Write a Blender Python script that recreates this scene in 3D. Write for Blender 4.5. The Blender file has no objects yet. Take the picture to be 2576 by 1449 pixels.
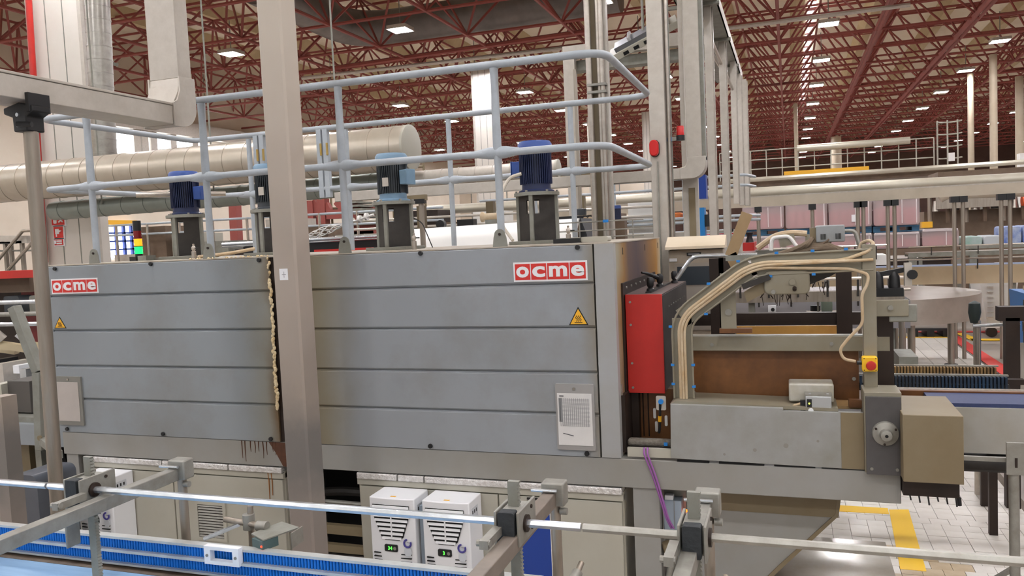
import bpy, bmesh, math, random
from mathutils import Vector, Matrix, Quaternion
random.seed(7)
PI = math.pi
S = bpy.context.scene
COL = S.collection

# ------------------------------------------------------------------ camera
cam_d = bpy.data.cameras.new('camera'); cam = bpy.data.objects.new('camera', cam_d); COL.objects.link(cam)
cam_d.sensor_fit = 'HORIZONTAL'; cam_d.sensor_width = 36.0; cam_d.lens = 28.167
cam_d.clip_start = 0.05; cam_d.clip_end = 400
yaw, pitch, roll = math.radians(19.2), math.radians(3.65), math.radians(-2.615)
fw = Vector((-math.sin(yaw)*math.cos(pitch), math.cos(yaw)*math.cos(pitch), -math.sin(pitch)))
rt = Vector((math.cos(yaw), math.sin(yaw), 0)); up = rt.cross(fw)
rt, up = math.cos(roll)*rt + math.sin(roll)*up, -math.sin(roll)*rt + math.cos(roll)*up
M = Matrix((rt, up, -fw)).transposed().to_4x4(); M.translation = (0, 0, 2.15)
cam.matrix_world = M
S.camera = cam
# ------------------------------------------------------------------ world, exposure
W = bpy.data.worlds.new('world'); S.world = W; W.use_nodes = True
W.node_tree.nodes['Background'].inputs[0].default_value = (1.0, 0.98, 0.95, 1)
W.node_tree.nodes['Background'].inputs[1].default_value = 0.32
S.view_settings.view_transform = 'Standard'; S.view_settings.look = 'None'
S.view_settings.gamma = 1.0; S.view_settings.use_curve_mapping = False
S.view_settings.exposure = 0.85
S.cycles.max_bounces = 4; S.cycles.diffuse_bounces = 3; S.cycles.glossy_bounces = 2; S.cycles.transmission_bounces = 2; S.cycles.transparent_max_bounces = 6
S.cycles.use_adaptive_sampling = True; S.cycles.adaptive_threshold = 0.02
S.cycles.caustics_reflective = False; S.cycles.caustics_refractive = False
LAMP = 88.0
S.cycles.use_light_tree = False

# ------------------------------------------------------------------ materials
def lin(c):
    return tuple(((v/255)/12.92 if v/255 <= .04045 else ((v/255+.055)/1.055)**2.4) for v in c) + (1,)
MATS = {}
def pm(name, c, c2=None, scale=4.0, rough=.55, metal=0.0, bump=0.0, bscale=60.0, amt=.5, emit=0.0, alpha=1.0, stretch=None, spec=.5):
    if name in MATS: return MATS[name]
    m = bpy.data.materials.new(name); m.use_nodes = True
    nt = m.node_tree; b = nt.nodes['Principled BSDF']
    b.inputs['Roughness'].default_value = rough; b.inputs['Metallic'].default_value = metal
    b.inputs['Specular IOR Level'].default_value = spec
    b.inputs['Base Color'].default_value = lin(c)
    tc = nt.nodes.new('ShaderNodeTexCoord'); src = tc.outputs['Object']
    if stretch:
        mp = nt.nodes.new('ShaderNodeMapping'); mp.inputs['Scale'].default_value = stretch
        nt.links.new(src, mp.inputs[0]); src = mp.outputs[0]
    if c2:
        n = nt.nodes.new('ShaderNodeTexNoise'); n.inputs['Scale'].default_value = scale; n.inputs['Detail'].default_value = 6
        n.inputs['Roughness'].default_value = .62
        nt.links.new(src, n.inputs['Vector'])
        r = nt.nodes.new('ShaderNodeValToRGB'); r.color_ramp.elements[0].position = .5 - .35*amt; r.color_ramp.elements[1].position = .55 + .35*amt
        r.color_ramp.elements[0].color = lin(c); r.color_ramp.elements[1].color = lin(c2)
        nt.links.new(n.outputs['Fac'], r.inputs[0]); nt.links.new(r.outputs[0], b.inputs['Base Color'])
    if bump:
        n2 = nt.nodes.new('ShaderNodeTexNoise'); n2.inputs['Scale'].default_value = bscale; n2.inputs['Detail'].default_value = 3
        nt.links.new(src, n2.inputs['Vector'])
        bp = nt.nodes.new('ShaderNodeBump'); bp.inputs['Strength'].default_value = bump; bp.inputs['Distance'].default_value = .01
        nt.links.new(n2.outputs['Fac'], bp.inputs['Height']); nt.links.new(bp.outputs[0], b.inputs['Normal'])
    if emit:
        b.inputs['Emission Color'].default_value = lin(c); b.inputs['Emission Strength'].default_value = emit
    if alpha < 1: b.inputs['Alpha'].default_value = alpha
    MATS[name] = m
    return m
def ramp_on_axis(m, axis, lo, hi, stops, noise=.12, nscale=6.0, stain=None):
    """colour stops along one object-space axis (heat stain on the tunnel sheets, plain tone grading on the pole)"""
    nt = m.node_tree; b = nt.nodes['Principled BSDF']
    tc = nt.nodes.new('ShaderNodeNewGeometry'); sx = nt.nodes.new('ShaderNodeSeparateXYZ'); nt.links.new(tc.outputs['Position'], sx.inputs[0])
    mr = nt.nodes.new('ShaderNodeMapRange'); mr.inputs[1].default_value = lo; mr.inputs[2].default_value = hi
    nt.links.new(sx.outputs[axis], mr.inputs[0])
    n = nt.nodes.new('ShaderNodeTexNoise'); n.inputs['Scale'].default_value = nscale; n.inputs['Detail'].default_value = 5
    nt.links.new(tc.outputs['Position'], n.inputs['Vector'])
    mu = nt.nodes.new('ShaderNodeMath'); mu.operation = 'MULTIPLY_ADD'; mu.inputs[1].default_value = noise*2; mu.inputs[2].default_value = -noise
    nt.links.new(n.outputs['Fac'], mu.inputs[0])
    ad = nt.nodes.new('ShaderNodeMath'); ad.operation = 'ADD'; nt.links.new(mr.outputs[0], ad.inputs[0]); nt.links.new(mu.outputs[0], ad.inputs[1])
    r = nt.nodes.new('ShaderNodeValToRGB'); cr = r.color_ramp
    while len(cr.elements) < len(stops): cr.elements.new(.5)
    for e, (p, c) in zip(cr.elements, stops): e.position = p; e.color = lin(c)
    nt.links.new(ad.outputs[0], r.inputs[0]); out = r.outputs[0]
    if stain:
        n3 = nt.nodes.new('ShaderNodeTexNoise'); n3.inputs['Scale'].default_value = stain[1]; n3.inputs['Detail'].default_value = 7; n3.inputs['Roughness'].default_value = .65
        nt.links.new(tc.outputs['Position'], n3.inputs['Vector'])
        m3 = nt.nodes.new('ShaderNodeMapRange'); m3.inputs[1].default_value = .5; m3.inputs[2].default_value = .72; m3.inputs[4].default_value = stain[2]
        nt.links.new(n3.outputs['Fac'], m3.inputs[0])
        mx = nt.nodes.new('ShaderNodeMix'); mx.data_type = 'RGBA'; mx.inputs['B'].default_value = lin(stain[0])
        nt.links.new(m3.outputs[0], mx.inputs['Factor']); nt.links.new(out, mx.inputs['A']); out = mx.outputs['Result']
    nt.links.new(out, b.inputs['Base Color'])
    return m

panel = pm('panel_grey_paint', (148, 153, 158), rough=.42)
# grey paint browned by leaking heat and oil beside the middle seam
ramp_on_axis(panel, 0, -5.0, -1.0, [(0, (142, 148, 153)), (.40, (145, 151, 155)), (.452, (139, 138, 130)), (.472, (108, 88, 62)), (.49, (112, 94, 70)), (.515, (118, 104, 80)), (.555, (130, 122, 104)), (.625, (150, 154, 158)), (.97, (151, 156, 161)), (1, (138, 130, 116))], noise=.03, nscale=2.2, stain=((118, 106, 88), 1.7, .35))
beamgrey = pm('beam_grey_paint', (158, 159, 158), (142, 136, 124), scale=2.2, rough=.45, amt=1)
sidestain = pm('heat_stained_steel', (150, 140, 120), rough=.7, metal=0, spec=.2)
ramp_on_axis(sidestain, 1, 4.30, 5.95, [(0, (168, 166, 160)), (.05, (160, 150, 128)), (.14, (148, 112, 66)), (.25, (106, 86, 78)), (.44, (86, 74, 76)), (.60, (108, 88, 78)), (.76, (140, 104, 66)), (.9, (166, 122, 66)), (1, (180, 164, 136))], noise=.10, nscale=3.0)
cab = pm('cabinet_cream_paint', (186, 184, 172), (172, 166, 150), scale=2.5, rough=.5, amt=1)
rail = pm('rail_blue_grey_paint', (176, 184, 191), (160, 166, 172), scale=9, rough=.38)
galv = pm('galvanised_sheet', (204, 197, 187), (184, 176, 165), scale=14, rough=.42, metal=.3, amt=.8)
galvd = pm('galvanised_dull', (150, 150, 142), (128, 126, 116), scale=10, rough=.55, metal=.3)
polem = pm('pole_graded_steel', (172, 160, 150), (150, 140, 134), scale=3, rough=.55, metal=.15, amt=1)
ramp_on_axis(polem, 2, 0.2, 5.0, [(0, (150, 138, 130)), (.10, (146, 136, 130)), (.14, (126, 121, 117)), (.18, (128, 122, 118)), (.235, (164, 151, 140)), (.40, (176, 163, 151)), (.7, (196, 185, 171)), (1, (204, 193, 178))], noise=.05, nscale=5)  # darkest low on the pole, paler towards the top
steel = pm('stainless_steel', (196, 188, 178), (176, 168, 158), scale=20, rough=.28, metal=.85)
steelb = pm('brushed_stainless', (170, 160, 148), (150, 140, 128), scale=30, rough=.4, metal=.7, stretch=(1, 1, .1))
chrome = pm('bright_steel', (214, 218, 222), (190, 194, 198), scale=25, rough=.25, metal=.8)
zinc = pm('dull_zinc', (158, 156, 148), (136, 132, 124), scale=18, rough=.5, metal=.4)
white = pm('white_plastic', (236, 236, 238), rough=.4)
whitep = pm('white_paint', (240, 238, 234), (226, 222, 216), scale=3, rough=.5)
black = pm('black_plastic', (26, 26, 28), rough=.45)
rubber = pm('black_pad', (48, 52, 55), (38, 41, 44), scale=40, rough=.7, bump=.3)
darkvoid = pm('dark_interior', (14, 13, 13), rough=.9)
red = pm('red_paint', (196, 44, 36), (178, 38, 32), scale=4, rough=.42)
redlab = pm('red_sticker', (214, 50, 44), rough=.45)
yellow = pm('yellow_paint', (250, 200, 40), rough=.5)
yellowst = pm('yellow_sticker', (240, 180, 44), rough=.45)
blue = pm('blue_plastic', (20, 120, 214), (14, 98, 190), scale=6, rough=.35)
bluepan = pm('blue_panel', (32, 66, 150), rough=.4)
bluecap = pm('blue_cable_clip', (40, 130, 210), rough=.4)
mnavy = pm('motor_navy', (28, 38, 72), (40, 50, 86), scale=8, rough=.45)
mblue = pm('motor_cowl_blue', (44, 74, 146), (56, 90, 164), scale=8, rough=.4)
mgrey = pm('motor_fins_grey', (66, 72, 78), (54, 58, 62), scale=8, rough=.5)
mlight = pm('motor_cowl_pale_blue', (128, 160, 184), (112, 142, 166), scale=8, rough=.42)
soot = pm('sooty_steel', (70, 66, 62), (34, 32, 31), scale=5, rough=.6, metal=.3, amt=.7)
rust = pm('oily_brown_steel', (134, 88, 48), (64, 38, 24), scale=2.6, rough=.42, metal=.1, amt=.45)
rustd = pm('dark_oily_steel', (52, 38, 30), (34, 25, 21), scale=5, rough=.5, metal=.2)
oilgrey = pm('oily_grey_paint', (150, 146, 132), (128, 116, 92), scale=4, rough=.5, amt=.9)
tan = pm('tan_stained_sheet', (186, 140, 70), (164, 116, 52), scale=5, rough=.5)
khaki = pm('khaki_stained_paint', (138, 126, 102), (118, 100, 70), scale=3.5, rough=.5, amt=1)
cable = pm('grubby_beige_cable', (206, 188, 160), (182, 154, 116), scale=12, rough=.5)
purple = pm('purple_cable', (150, 92, 160), rough=.45)
foam = pm('yellowed_foam', (238, 224, 190), (212, 180, 124), scale=30, rough=.9, bump=.6, bscale=120)
foil = pm('crumpled_foil', (240, 238, 236), (196, 190, 184), scale=40, rough=.3, metal=.35, bump=1.0, bscale=70)
truss = pm('red_truss_paint', (158, 80, 72), (136, 66, 60), scale=1.0, rough=.55)
roofm = pm('roof_cream', (246, 236, 216), (236, 222, 198), scale=.4, rough=.8)
roofb = pm('roof_beam_concrete', (214, 196, 160), (196, 174, 134), scale=.8, rough=.8)
wallc = pm('wall_cream', (226, 214, 198), (214, 200, 182), scale=.5, rough=.8)
wallb = pm('wall_shaded_brown', (128, 102, 92), (104, 80, 74), scale=.6, rough=.9)  # brown tone carries the shading of the far wall
floorm = pm('floor_grey_resin', (168, 158, 148), (150, 140, 130), scale=.8, rough=.35)
grout = pm('floor_grout', (120, 108, 96), (104, 92, 80), scale=6, rough=.8)
tile = pm('floor_tile_cream', (232, 226, 218), (222, 214, 204), scale=7, rough=.3)
tiled = pm('floor_tile_stained', (204, 186, 158), (184, 160, 126), scale=7, rough=.3)
ductw = pm('spiral_duct_sheet', (194, 185, 170), (180, 170, 154), scale=3, rough=.34, metal=.5)
ductg = pm('grey_green_duct', (150, 156, 148), (136, 142, 134), scale=3, rough=.42, metal=.3)
ductd = pm('dark_duct_sheet', (128, 122, 118), (108, 102, 98), scale=2, rough=.4, metal=.5)
glow = pm('lamp_diffuser', (250, 250, 255), emit=LAMP)
daylight = pm('daylit_glazing', (246, 250, 255), emit=2.6)
glassy = pm('milky_sleeve', (158, 156, 154), rough=.3)
brown = pm('brown_machine', (120, 100, 82), (96, 78, 62), scale=3, rough=.6)
beltb = pm('blue_grey_belt', (96, 112, 140), (80, 92, 118), scale=20, rough=.5)
pinkm = pm('shrink_wrapped_red', (222, 172, 172), (182, 66, 76), scale=5.0, rough=.25, amt=.8, stretch=(1.6, 1, .5))
wrapw = pm('clear_wrap', (224, 208, 208), rough=.18, alpha=.35)
palb = pm('pallet_blue', (60, 108, 140), (40, 80, 110), scale=4, rough=.6)

# ------------------------------------------------------------------ mesh builder
class B:
    def __init__(s): s.v = []; s.f = []
    def add(s, vs, fs):
        o = len(s.v); s.v += [tuple(v) for v in vs]; s.f += [tuple(i+o for i in f) for f in fs]; return s
    def box(s, x0, x1, y0, y1, z0, z1):
        return s.add([(x0,y0,z0),(x1,y0,z0),(x1,y1,z0),(x0,y1,z0),(x0,y0,z1),(x1,y0,z1),(x1,y1,z1),(x0,y1,z1)],
                     [(0,3,2,1),(4,5,6,7),(0,1,5,4),(1,2,6,5),(2,3,7,6),(3,0,4,7)])
    def bar(s, a, b, w, h, upv=(0,0,1)):
        a, b = Vector(a), Vector(b); d = (b-a).normalized(); u = Vector(upv)
        if abs(d.dot(u)) > .98: u = Vector((0,1,0))
        r = d.cross(u).normalized(); u = r.cross(d)
        q = [(-1,-1),(1,-1),(1,1),(-1,1)]
        vs = [p + r*(i*w/2) + u*(j*h/2) for p in (a, b) for i, j in q]
        return s.add(vs, [(3,2,1,0),(4,5,6,7),(0,1,5,4),(1,2,6,5),(2,3,7,6),(3,0,4,7)])
    def tube(s, pts, r, n=10, closed=False, sq=1.0, phase=0.0):
        P = [Vector(p) for p in pts]; N = len(P); rs = r if isinstance(r, (list, tuple)) else [r]*N
        T = []
        for i in range(N):
            a = P[i-1] if (i or closed) else P[i]; b = P[(i+1) % N] if (i < N-1 or closed) else P[i]
            T.append((b-a).normalized())
        u = T[0].orthogonal().normalized()
        if abs(T[0].z) < .95: u = (Vector((0,0,1)) - T[0]*T[0].z).normalized()
        vs, fs = [], []
        for i in range(N):
            if i:
                q = T[i-1].rotation_difference(T[i]); u = q @ u
            u = (u - T[i]*u.dot(T[i])).normalized(); w = T[i].cross(u)
            for k in range(n):
                a = 2*PI*k/n + phase
                vs.append(P[i] + u*(math.cos(a)*rs[i]) + w*(math.sin(a)*rs[i]*sq))
        M_ = N if closed else N-1
        for i in range(M_):
            j = (i+1) % N
            for k in range(n):
                fs.append((i*n+k, i*n+(k+1) % n, j*n+(k+1) % n, j*n+k))
        if not closed:
            fs.append(tuple(range(n-1, -1, -1))); fs.append(tuple((N-1)*n+k for k in range(n)))
        return s.add(vs, fs)
    def cyl(s, a, b, r, r2=None, n=16):
        return s.tube([a, b], [r, r if r2 is None else r2], n)
    def lathe(s, prof, o, n=20, axis='Z'):
        vs, fs = [], []; m = len(prof)
        for k in range(n):
            a = 2*PI*k/n; c, d = math.cos(a), math.sin(a)
            for r, h in prof:
                p = {'Z': (c*r, d*r, h), 'Y': (c*r, h, -d*r), 'X': (h, c*r, d*r)}[axis]
                vs.append((o[0]+p[0], o[1]+p[1], o[2]+p[2]))
        for k in range(n):
            j = (k+1) % n
            for i in range(m-1):
                fs.append((k*m+i, j*m+i, j*m+i+1, k*m+i+1))
        if prof[0][0] > 1e-6: fs.append(tuple(k*m for k in range(n-1, -1, -1)))
        if prof[-1][0] > 1e-6: fs.append(tuple(k*m+m-1 for k in range(n)))
        return s.add(vs, fs)
    def prism(s, poly, axis, a, b):
        """poly of 2-D points extruded along axis: 'Y' -> (x,z), 'X' -> (y,z), 'Z' -> (x,y)"""
        f = {'Y': lambda p, t: (p[0], t, p[1]), 'X': lambda p, t: (t, p[0], p[1]), 'Z': lambda p, t: (p[0], p[1], t)}[axis]
        n = len(poly)
        vs = [f(p, a) for p in poly] + [f(p, b) for p in poly]
        fs = [tuple(range(n)), tuple(range(2*n-1, n-1, -1))] + [(i, i+n, (i+1) % n+n, (i+1) % n) for i in range(n)]
        return s.add(vs, fs)
    def rrect(s, x0, x1, z0, z1, r, axis, a, b, n=4):
        pts = []
        for cx, cz, a0 in ((x1-r, z0+r, -PI/2), (x1-r, z1-r, 0), (x0+r, z1-r, PI/2), (x0+r, z0+r, PI)):
            for k in range(n+1):
                t = a0 + PI/2*k/n; pts.append((cx+r*math.cos(t), cz+r*math.sin(t)))
        return s.prism(pts, axis, a, b)
    def mesh(s, name, m, smooth=True, shift=None):
        me = bpy.data.meshes.new(name)
        c = shift
        if c is None:
            xs, ys, zs = zip(*s.v); c = ((min(xs)+max(xs))/2, (min(ys)+max(ys))/2, min(zs))
        me.from_pydata([(x-c[0], y-c[1], z-c[2]) for x, y, z in s.v], [], s.f)
        bm = bmesh.new(); bm.from_mesh(me); bmesh.ops.remove_doubles(bm, verts=bm.verts, dist=1e-6); bmesh.ops.recalc_face_normals(bm, faces=bm.faces); bm.to_mesh(me); bm.free()
        if smooth:
            me.shade_smooth(); me.set_sharp_from_angle(angle=.7)
        if m: me.materials.append(m)
        me.update()
        return me, c
    def obj(s, name, m, parent=None, bevel=0.0, smooth=True, label=None, kind=None):
        me, c = s.mesh(name, m, smooth)
        o = bpy.data.objects.new(name, me); COL.objects.link(o)
        o.location = c
        if parent is not None:
            o.parent = parent; o.location = Vector(c) - world_loc(parent)
        if bevel:
            md = o.modifiers.new('bevel', 'BEVEL'); md.width = bevel; md.segments = 2; md.limit_method = 'ANGLE'; md.angle_limit = .8
        if label: o['label'] = label
        if kind: o['kind'] = kind
        return o
def world_loc(o):
    v = Vector(o.location)
    while o.parent: o = o.parent; v = v + Vector(o.location)
    return v
def thing(name, label, cat, loc=(0, 0, 0), group=None, kind=None):
    o = bpy.data.objects.new(name, None); COL.objects.link(o); o.location = loc; o.empty_display_size = .1
    if label: o['label'] = label
    if cat: o['category'] = cat
    if group: o['group'] = group
    if kind: o['kind'] = kind
    return o
def tag(o, label, cat, group=None):
    o['label'] = label; o['category'] = cat
    if group: o['group'] = group
    return o
def struct(o): o['kind'] = 'structure'; return o
def copy_tree(o, parent=None):
    c = o.copy(); COL.objects.link(c)
    if parent is not None: c.parent = parent
    for ch in list(o.children): copy_tree(ch, c)
    return c
def dup(root, loc, label=None):
    c = copy_tree(root); c.location = loc
    if label: c['label'] = label
    return c
def bx(name, m, parent, *e, bevel=0.0, label=None): return B().box(*e).obj(name, m, parent, bevel=bevel, label=label)
def arc(c, r, a0, a1, plane, n=8):
    out = []
    for k in range(n+1):
        t = a0 + (a1-a0)*k/n; p, q = r*math.cos(t), r*math.sin(t)
        out.append({'XZ': (c[0]+p, c[1], c[2]+q), 'YZ': (c[0], c[1]+p, c[2]+q), 'XY': (c[0]+p, c[1]+q, c[2])}[plane])
    return out
def bend(pts, r, n=6):
    """polyline with rounded corners"""
    P = [Vector(p) for p in pts]; out = [P[0]]
    for i in range(1, len(P)-1):
        a, b, c = P[i-1], P[i], P[i+1]; d1 = (a-b).normalized(); d2 = (c-b).normalized()
        l = min(r, (a-b).length*.45, (c-b).length*.45)
        p0, p1 = b + d1*l, b + d2*l
        for k in range(n+1):
            t = k/n; out.append(p0*(1-t)**2 + b*(2*t*(1-t)) + p1*t**2)
    out.append(P[-1]); return out
def text_obj(name, body, m, parent, loc, size, extrude=.001, bold=0.0, width=None, rot=(PI/2, 0, 0), label=None):
    cu = bpy.data.curves.new(name, 'FONT'); cu.body = body; cu.size = size; cu.extrude = extrude; cu.offset = bold
    cu.align_x = 'CENTER'; cu.align_y = 'CENTER'; cu.resolution_u = 4
    t = bpy.data.objects.new(name, cu); COL.objects.link(t)
    dg = bpy.context.evaluated_depsgraph_get()
    me = bpy.data.meshes.new_from_object(t.evaluated_get(dg)); bpy.data.objects.remove(t); bpy.data.curves.remove(cu)
    me.materials.clear(); me.materials.append(m)
    xs = [v.co.x for v in me.vertices]; ys = [v.co.y for v in me.vertices]
    k = width/(max(xs)-min(xs)) if width else 1.0
    cx, cy = (max(xs)+min(xs))/2, (max(ys)+min(ys))/2
    R = Matrix.Rotation(rot[2], 4, 'Z') @ Matrix.Rotation(rot[0], 4, 'X')
    for v in me.vertices: v.co = R @ Vector(((v.co.x-cx)*k, v.co.y-cy, v.co.z))
    o = bpy.data.objects.new(name, me); COL.objects.link(o); o.location = loc
    if parent is not None: o.parent = parent; o.location = Vector(loc) - world_loc(parent)
    if label: o['label'] = label
    return o

# ================================================================== the hall
fl = struct(bx('floor', floorm, None, -26, 24, -9, 90, -.2, -.012))
bx('floor_bed', grout, fl, -.02, 1.62, 4.95, 7.62, -.011, -.006)
tm, _ = B().box(-.0585, .0585, -.0565, .0565, -.006, 0).mesh('tile', tile, smooth=False, shift=(0, 0, 0))
tm2 = tm.copy(); tm2.materials.clear(); tm2.materials.append(tiled)
for j in range(22):
    for i in range(13):
        y = 5.06 + j*.115; x = .06 + i*.12 + (.06 if j % 7 == 3 else 0)
        if i < 2 and j > 14: continue
        o = bpy.data.objects.new('tile', tm2 if (j < 6 and i < 8 and random.random() < .7) else tm); COL.objects.link(o)
        o.parent = fl; o.location = Vector((x, y, random.uniform(-.0012, .0012))) - world_loc(fl)
# long tiles of the gangway beyond the turntable
bx('floor_bed', grout, fl, 1.30, 2.64, 11.2, 16.1, -.011, -.006)
lm, _ = B().box(-.105, .105, -.8, .8, -.006, 0).mesh('tile', tile, smooth=False, shift=(0, 0, 0))
for j in range(3):
    for i in range(6):
        o = bpy.data.objects.new('tile', lm); COL.objects.link(o); o.parent = fl
        o.location = Vector((1.42 + i*.218, 12.03 + j*1.62, 0)) - world_loc(fl)
def line(name, m, poly, label):
    o = B().prism(poly, 'Z', -.006, .0025).obj(name, m, fl, smooth=False, label=label)
for nm, m_, pl, lb in (
    ('floor_marking', yellow, [(.655, 6.40), (.79, 6.43), (.745, 5.3), (.60, 5.3)], 'yellow floor line running towards the viewer'),
    ('floor_marking', yellow, [(-.3, 6.28), (.645, 6.30), (.65, 6.43), (-.3, 6.43)], 'yellow floor line across under the beam'),
    ('floor_marking', yellow, [(1.4, 15.95), (2.65, 15.95), (2.65, 16.1), (1.4, 16.1)], None),
    ('floor_marking', yellow, [(2.95, 15.6), (4.6, 15.6), (4.6, 15.8), (2.95, 15.8)], None),
    ('floor_marking', yellow, [(2.85, 16.6), (3.0, 16.6), (3.1, 15.6), (2.95, 15.6)], None),
    ('floor_marking', redlab, [(2.66, 16.2), (2.84, 16.2), (2.90, 8.0), (2.66, 8.0)], 'red line along the tiled gangway'),
    ('floor_marking', redlab, [(2.1, 16.7), (3.9, 16.7), (3.9, 16.9), (2.1, 16.9)], None)):
    line(nm, m_, pl, lb)
# drip tray plate lying on the floor under the hopper
o = B().box(-.35, .55, 4.75, 5.62, 0, .045).obj('drip_tray', pm('wet_steel', (196, 190, 182), (176, 166, 152), scale=4, rough=.16, metal=.3)); tag(o, 'wet steel drip tray on the floor beneath the hopper', 'tray')

# ceiling with concrete ribs
ce = struct(bx('ceiling', roofm, None, -26, 24, -9, 90, 10.75, 10.95))
rm, _ = B().prism([(-.35, 0), (.35, 0), (.16, -.42), (-.16, -.42)], 'Y', 0, 92).mesh('ceiling_rib', roofb, smooth=False, shift=(0, 0, 0))
for k in range(-8, 8):
    o = bpy.data.objects.new('ceiling_rib', rm); COL.objects.link(o); o.parent = ce
    o.location = Vector((-.17 + 2.82*k + .75, -4, 10.75)) - world_loc(ce)
sk = struct(bx('window_3', daylight, None, .88, 1.16, 23, 60, 10.60, 10.66))
for k in range(26):
    bx('glazing_bar', truss, sk, .86, 1.18, 23.4+k*1.4, 23.5+k*1.4, 10.56, 10.6)
# walls
wl = struct(bx('wall_left', wallc, None, -25.2, -25, -9, 88, -.2, 10.75))
wb = struct(bx('wall_back', wallb, None, -25, 22, 88, 88.2, -.2, 10.75))
wi = struct(bx('wall_inner', wallc, None, -25, -8.6, 60, 60.2, -.2, 6.4))
for k in range(5): bx('wall_panel_joint', galvd, wi, -24.0+k*3, -23.94+k*3, 59.94, 60.0, .2, 6.2)
wr = struct(bx('wall_right', wallb, None, 22, 22.2, -9, 88, -.2, 10.75))
w1 = struct(bx('window_1', daylight, None, -24.98, -24.9, 24.758, 31.456, 5.949, 6.984))
for px_ in (25.759, 26.179, 26.674, 27.802, 29.13):
    bx('window_frame', galv, w1, -24.9, -24.7, px_, px_+.35, 5.6, 7.35)
bx('window_frame', galv, w1, -24.9, -24.6, 23, 34, 7.15, 7.75)
w2 = struct(bx('window_2', daylight, None, -24.98, -24.9, 24.186, 25.783, 2.039, 3.324))
for t in (.28, .52, .76):
    y_ = 24.186*(1-t) + 25.783*t
    bx('window_frame', bluepan, w2, -24.9, -24.8, y_-.05, y_+.05, 2.039, 3.324)
for t in (.25, .5, .75):
    z_ = 2.039*(1-t) + 3.324*t
    bx('window_frame', bluepan, w2, -24.9, -24.8, 24.186, 25.783, z_-.03, z_+.03)
bx('lintel', yellowst, w2, -24.9, -24.7, 24.169, 25.596, 3.324, 3.496)

# red space frame under the roof
X0, DX, Y0, DY, ZB, ZT = -.17, 2.82, 19.08, 2.78, 8.0, 10.0
rf = thing('roof_space_frame', 'red tubular space frame spanning the whole hall under the cream roof', 'roof truss', (-2, 40, 8))
mem = []
IX = range(-9, 8); JY = range(-3, 22)
for i in IX:
    for j in JY:
        x, y = X0+DX*i, Y0+DY*j
        b = (x, y, ZB); t = (x+DX/2, y+DY/2, ZT)
        mem += [(b, (x+DX, y, ZB), .048), (b, (x, y+DY, ZB), .048)]
        mem += [(t, (t[0]+DX, t[1], ZT), .045), (t, (t[0], t[1]+DY, ZT), .045)]
        for dx, dy in ((0, 0), (1, 0), (0, 1), (1, 1)):
            mem.append(((x+DX*dx, y+DY*dy, ZB), t, .036))
cp = Vector((0, 0, 2.15))
def dist(m):
    c = (Vector(m[0])+Vector(m[1]))/2 - cp
    d = c.normalized(); ang = d.dot(fw)
    el = math.atan2(c.z, math.hypot(c.x, c.y))
    return c.length if (ang > .82 and el < math.radians(17.5)) else 1e3 + c.length
mem.sort(key=dist)
um, _ = B().cyl((0, 0, 0), (0, 0, 1), 1, n=6).mesh('truss_tube', truss, shift=(0, 0, 0))
for a, b, r in mem[:300]:
    a, b = Vector(a), Vector(b); d = b-a
    o = bpy.data.objects.new('truss_tube', um); COL.objects.link(o); o.parent = rf
    o.location = a - Vector(rf.location); o.scale = (r, r, d.length)
    o.rotation_mode = 'QUATERNION'; o.rotation_quaternion = Vector((0, 0, 1)).rotation_difference(d.normalized())
bb = B()
for a, b, r in mem[300:]: bb.tube([a, b], r, 5)
bb.obj('truss_tubes', truss, rf, kind='stuff')
bb = B()
for k in range(24): bb.box(-25, 20, 14+k*2.78-.03, 14+k*2.78+.03, 10.3, 10.38)   # purlins too fine to pick apart
bb.obj('roof_purlins', truss, rf, kind='stuff')
# heavier paired chords seen edge-on
for xx in (2.75, 5.3):
    B().tube([(xx, 16, 8.0), (xx, 70, 8.0)], .07, 6).obj('main_chord', truss, rf)
    B().tube([(xx+.16, 16, 8.22), (xx+.16, 70, 8.22)], .06, 6).obj('main_chord', truss, rf)
B().tube([(-17.406, 23.834, 8), (-5.131, 23.161, 8)], .075, 6).obj('main_chord', truss, rf, label='bright red double chord')
# tie pipe running under the frame
tag(B().tube([(-15.39, 23.681, 7.8), (-2.994, 24.125, 7.8), (3.166, 24.011, 7.8)], .06, 8).obj('sprinkler_pipe', galv), 'thin grey pipe hung beneath the red roof frame', 'pipe')

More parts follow.
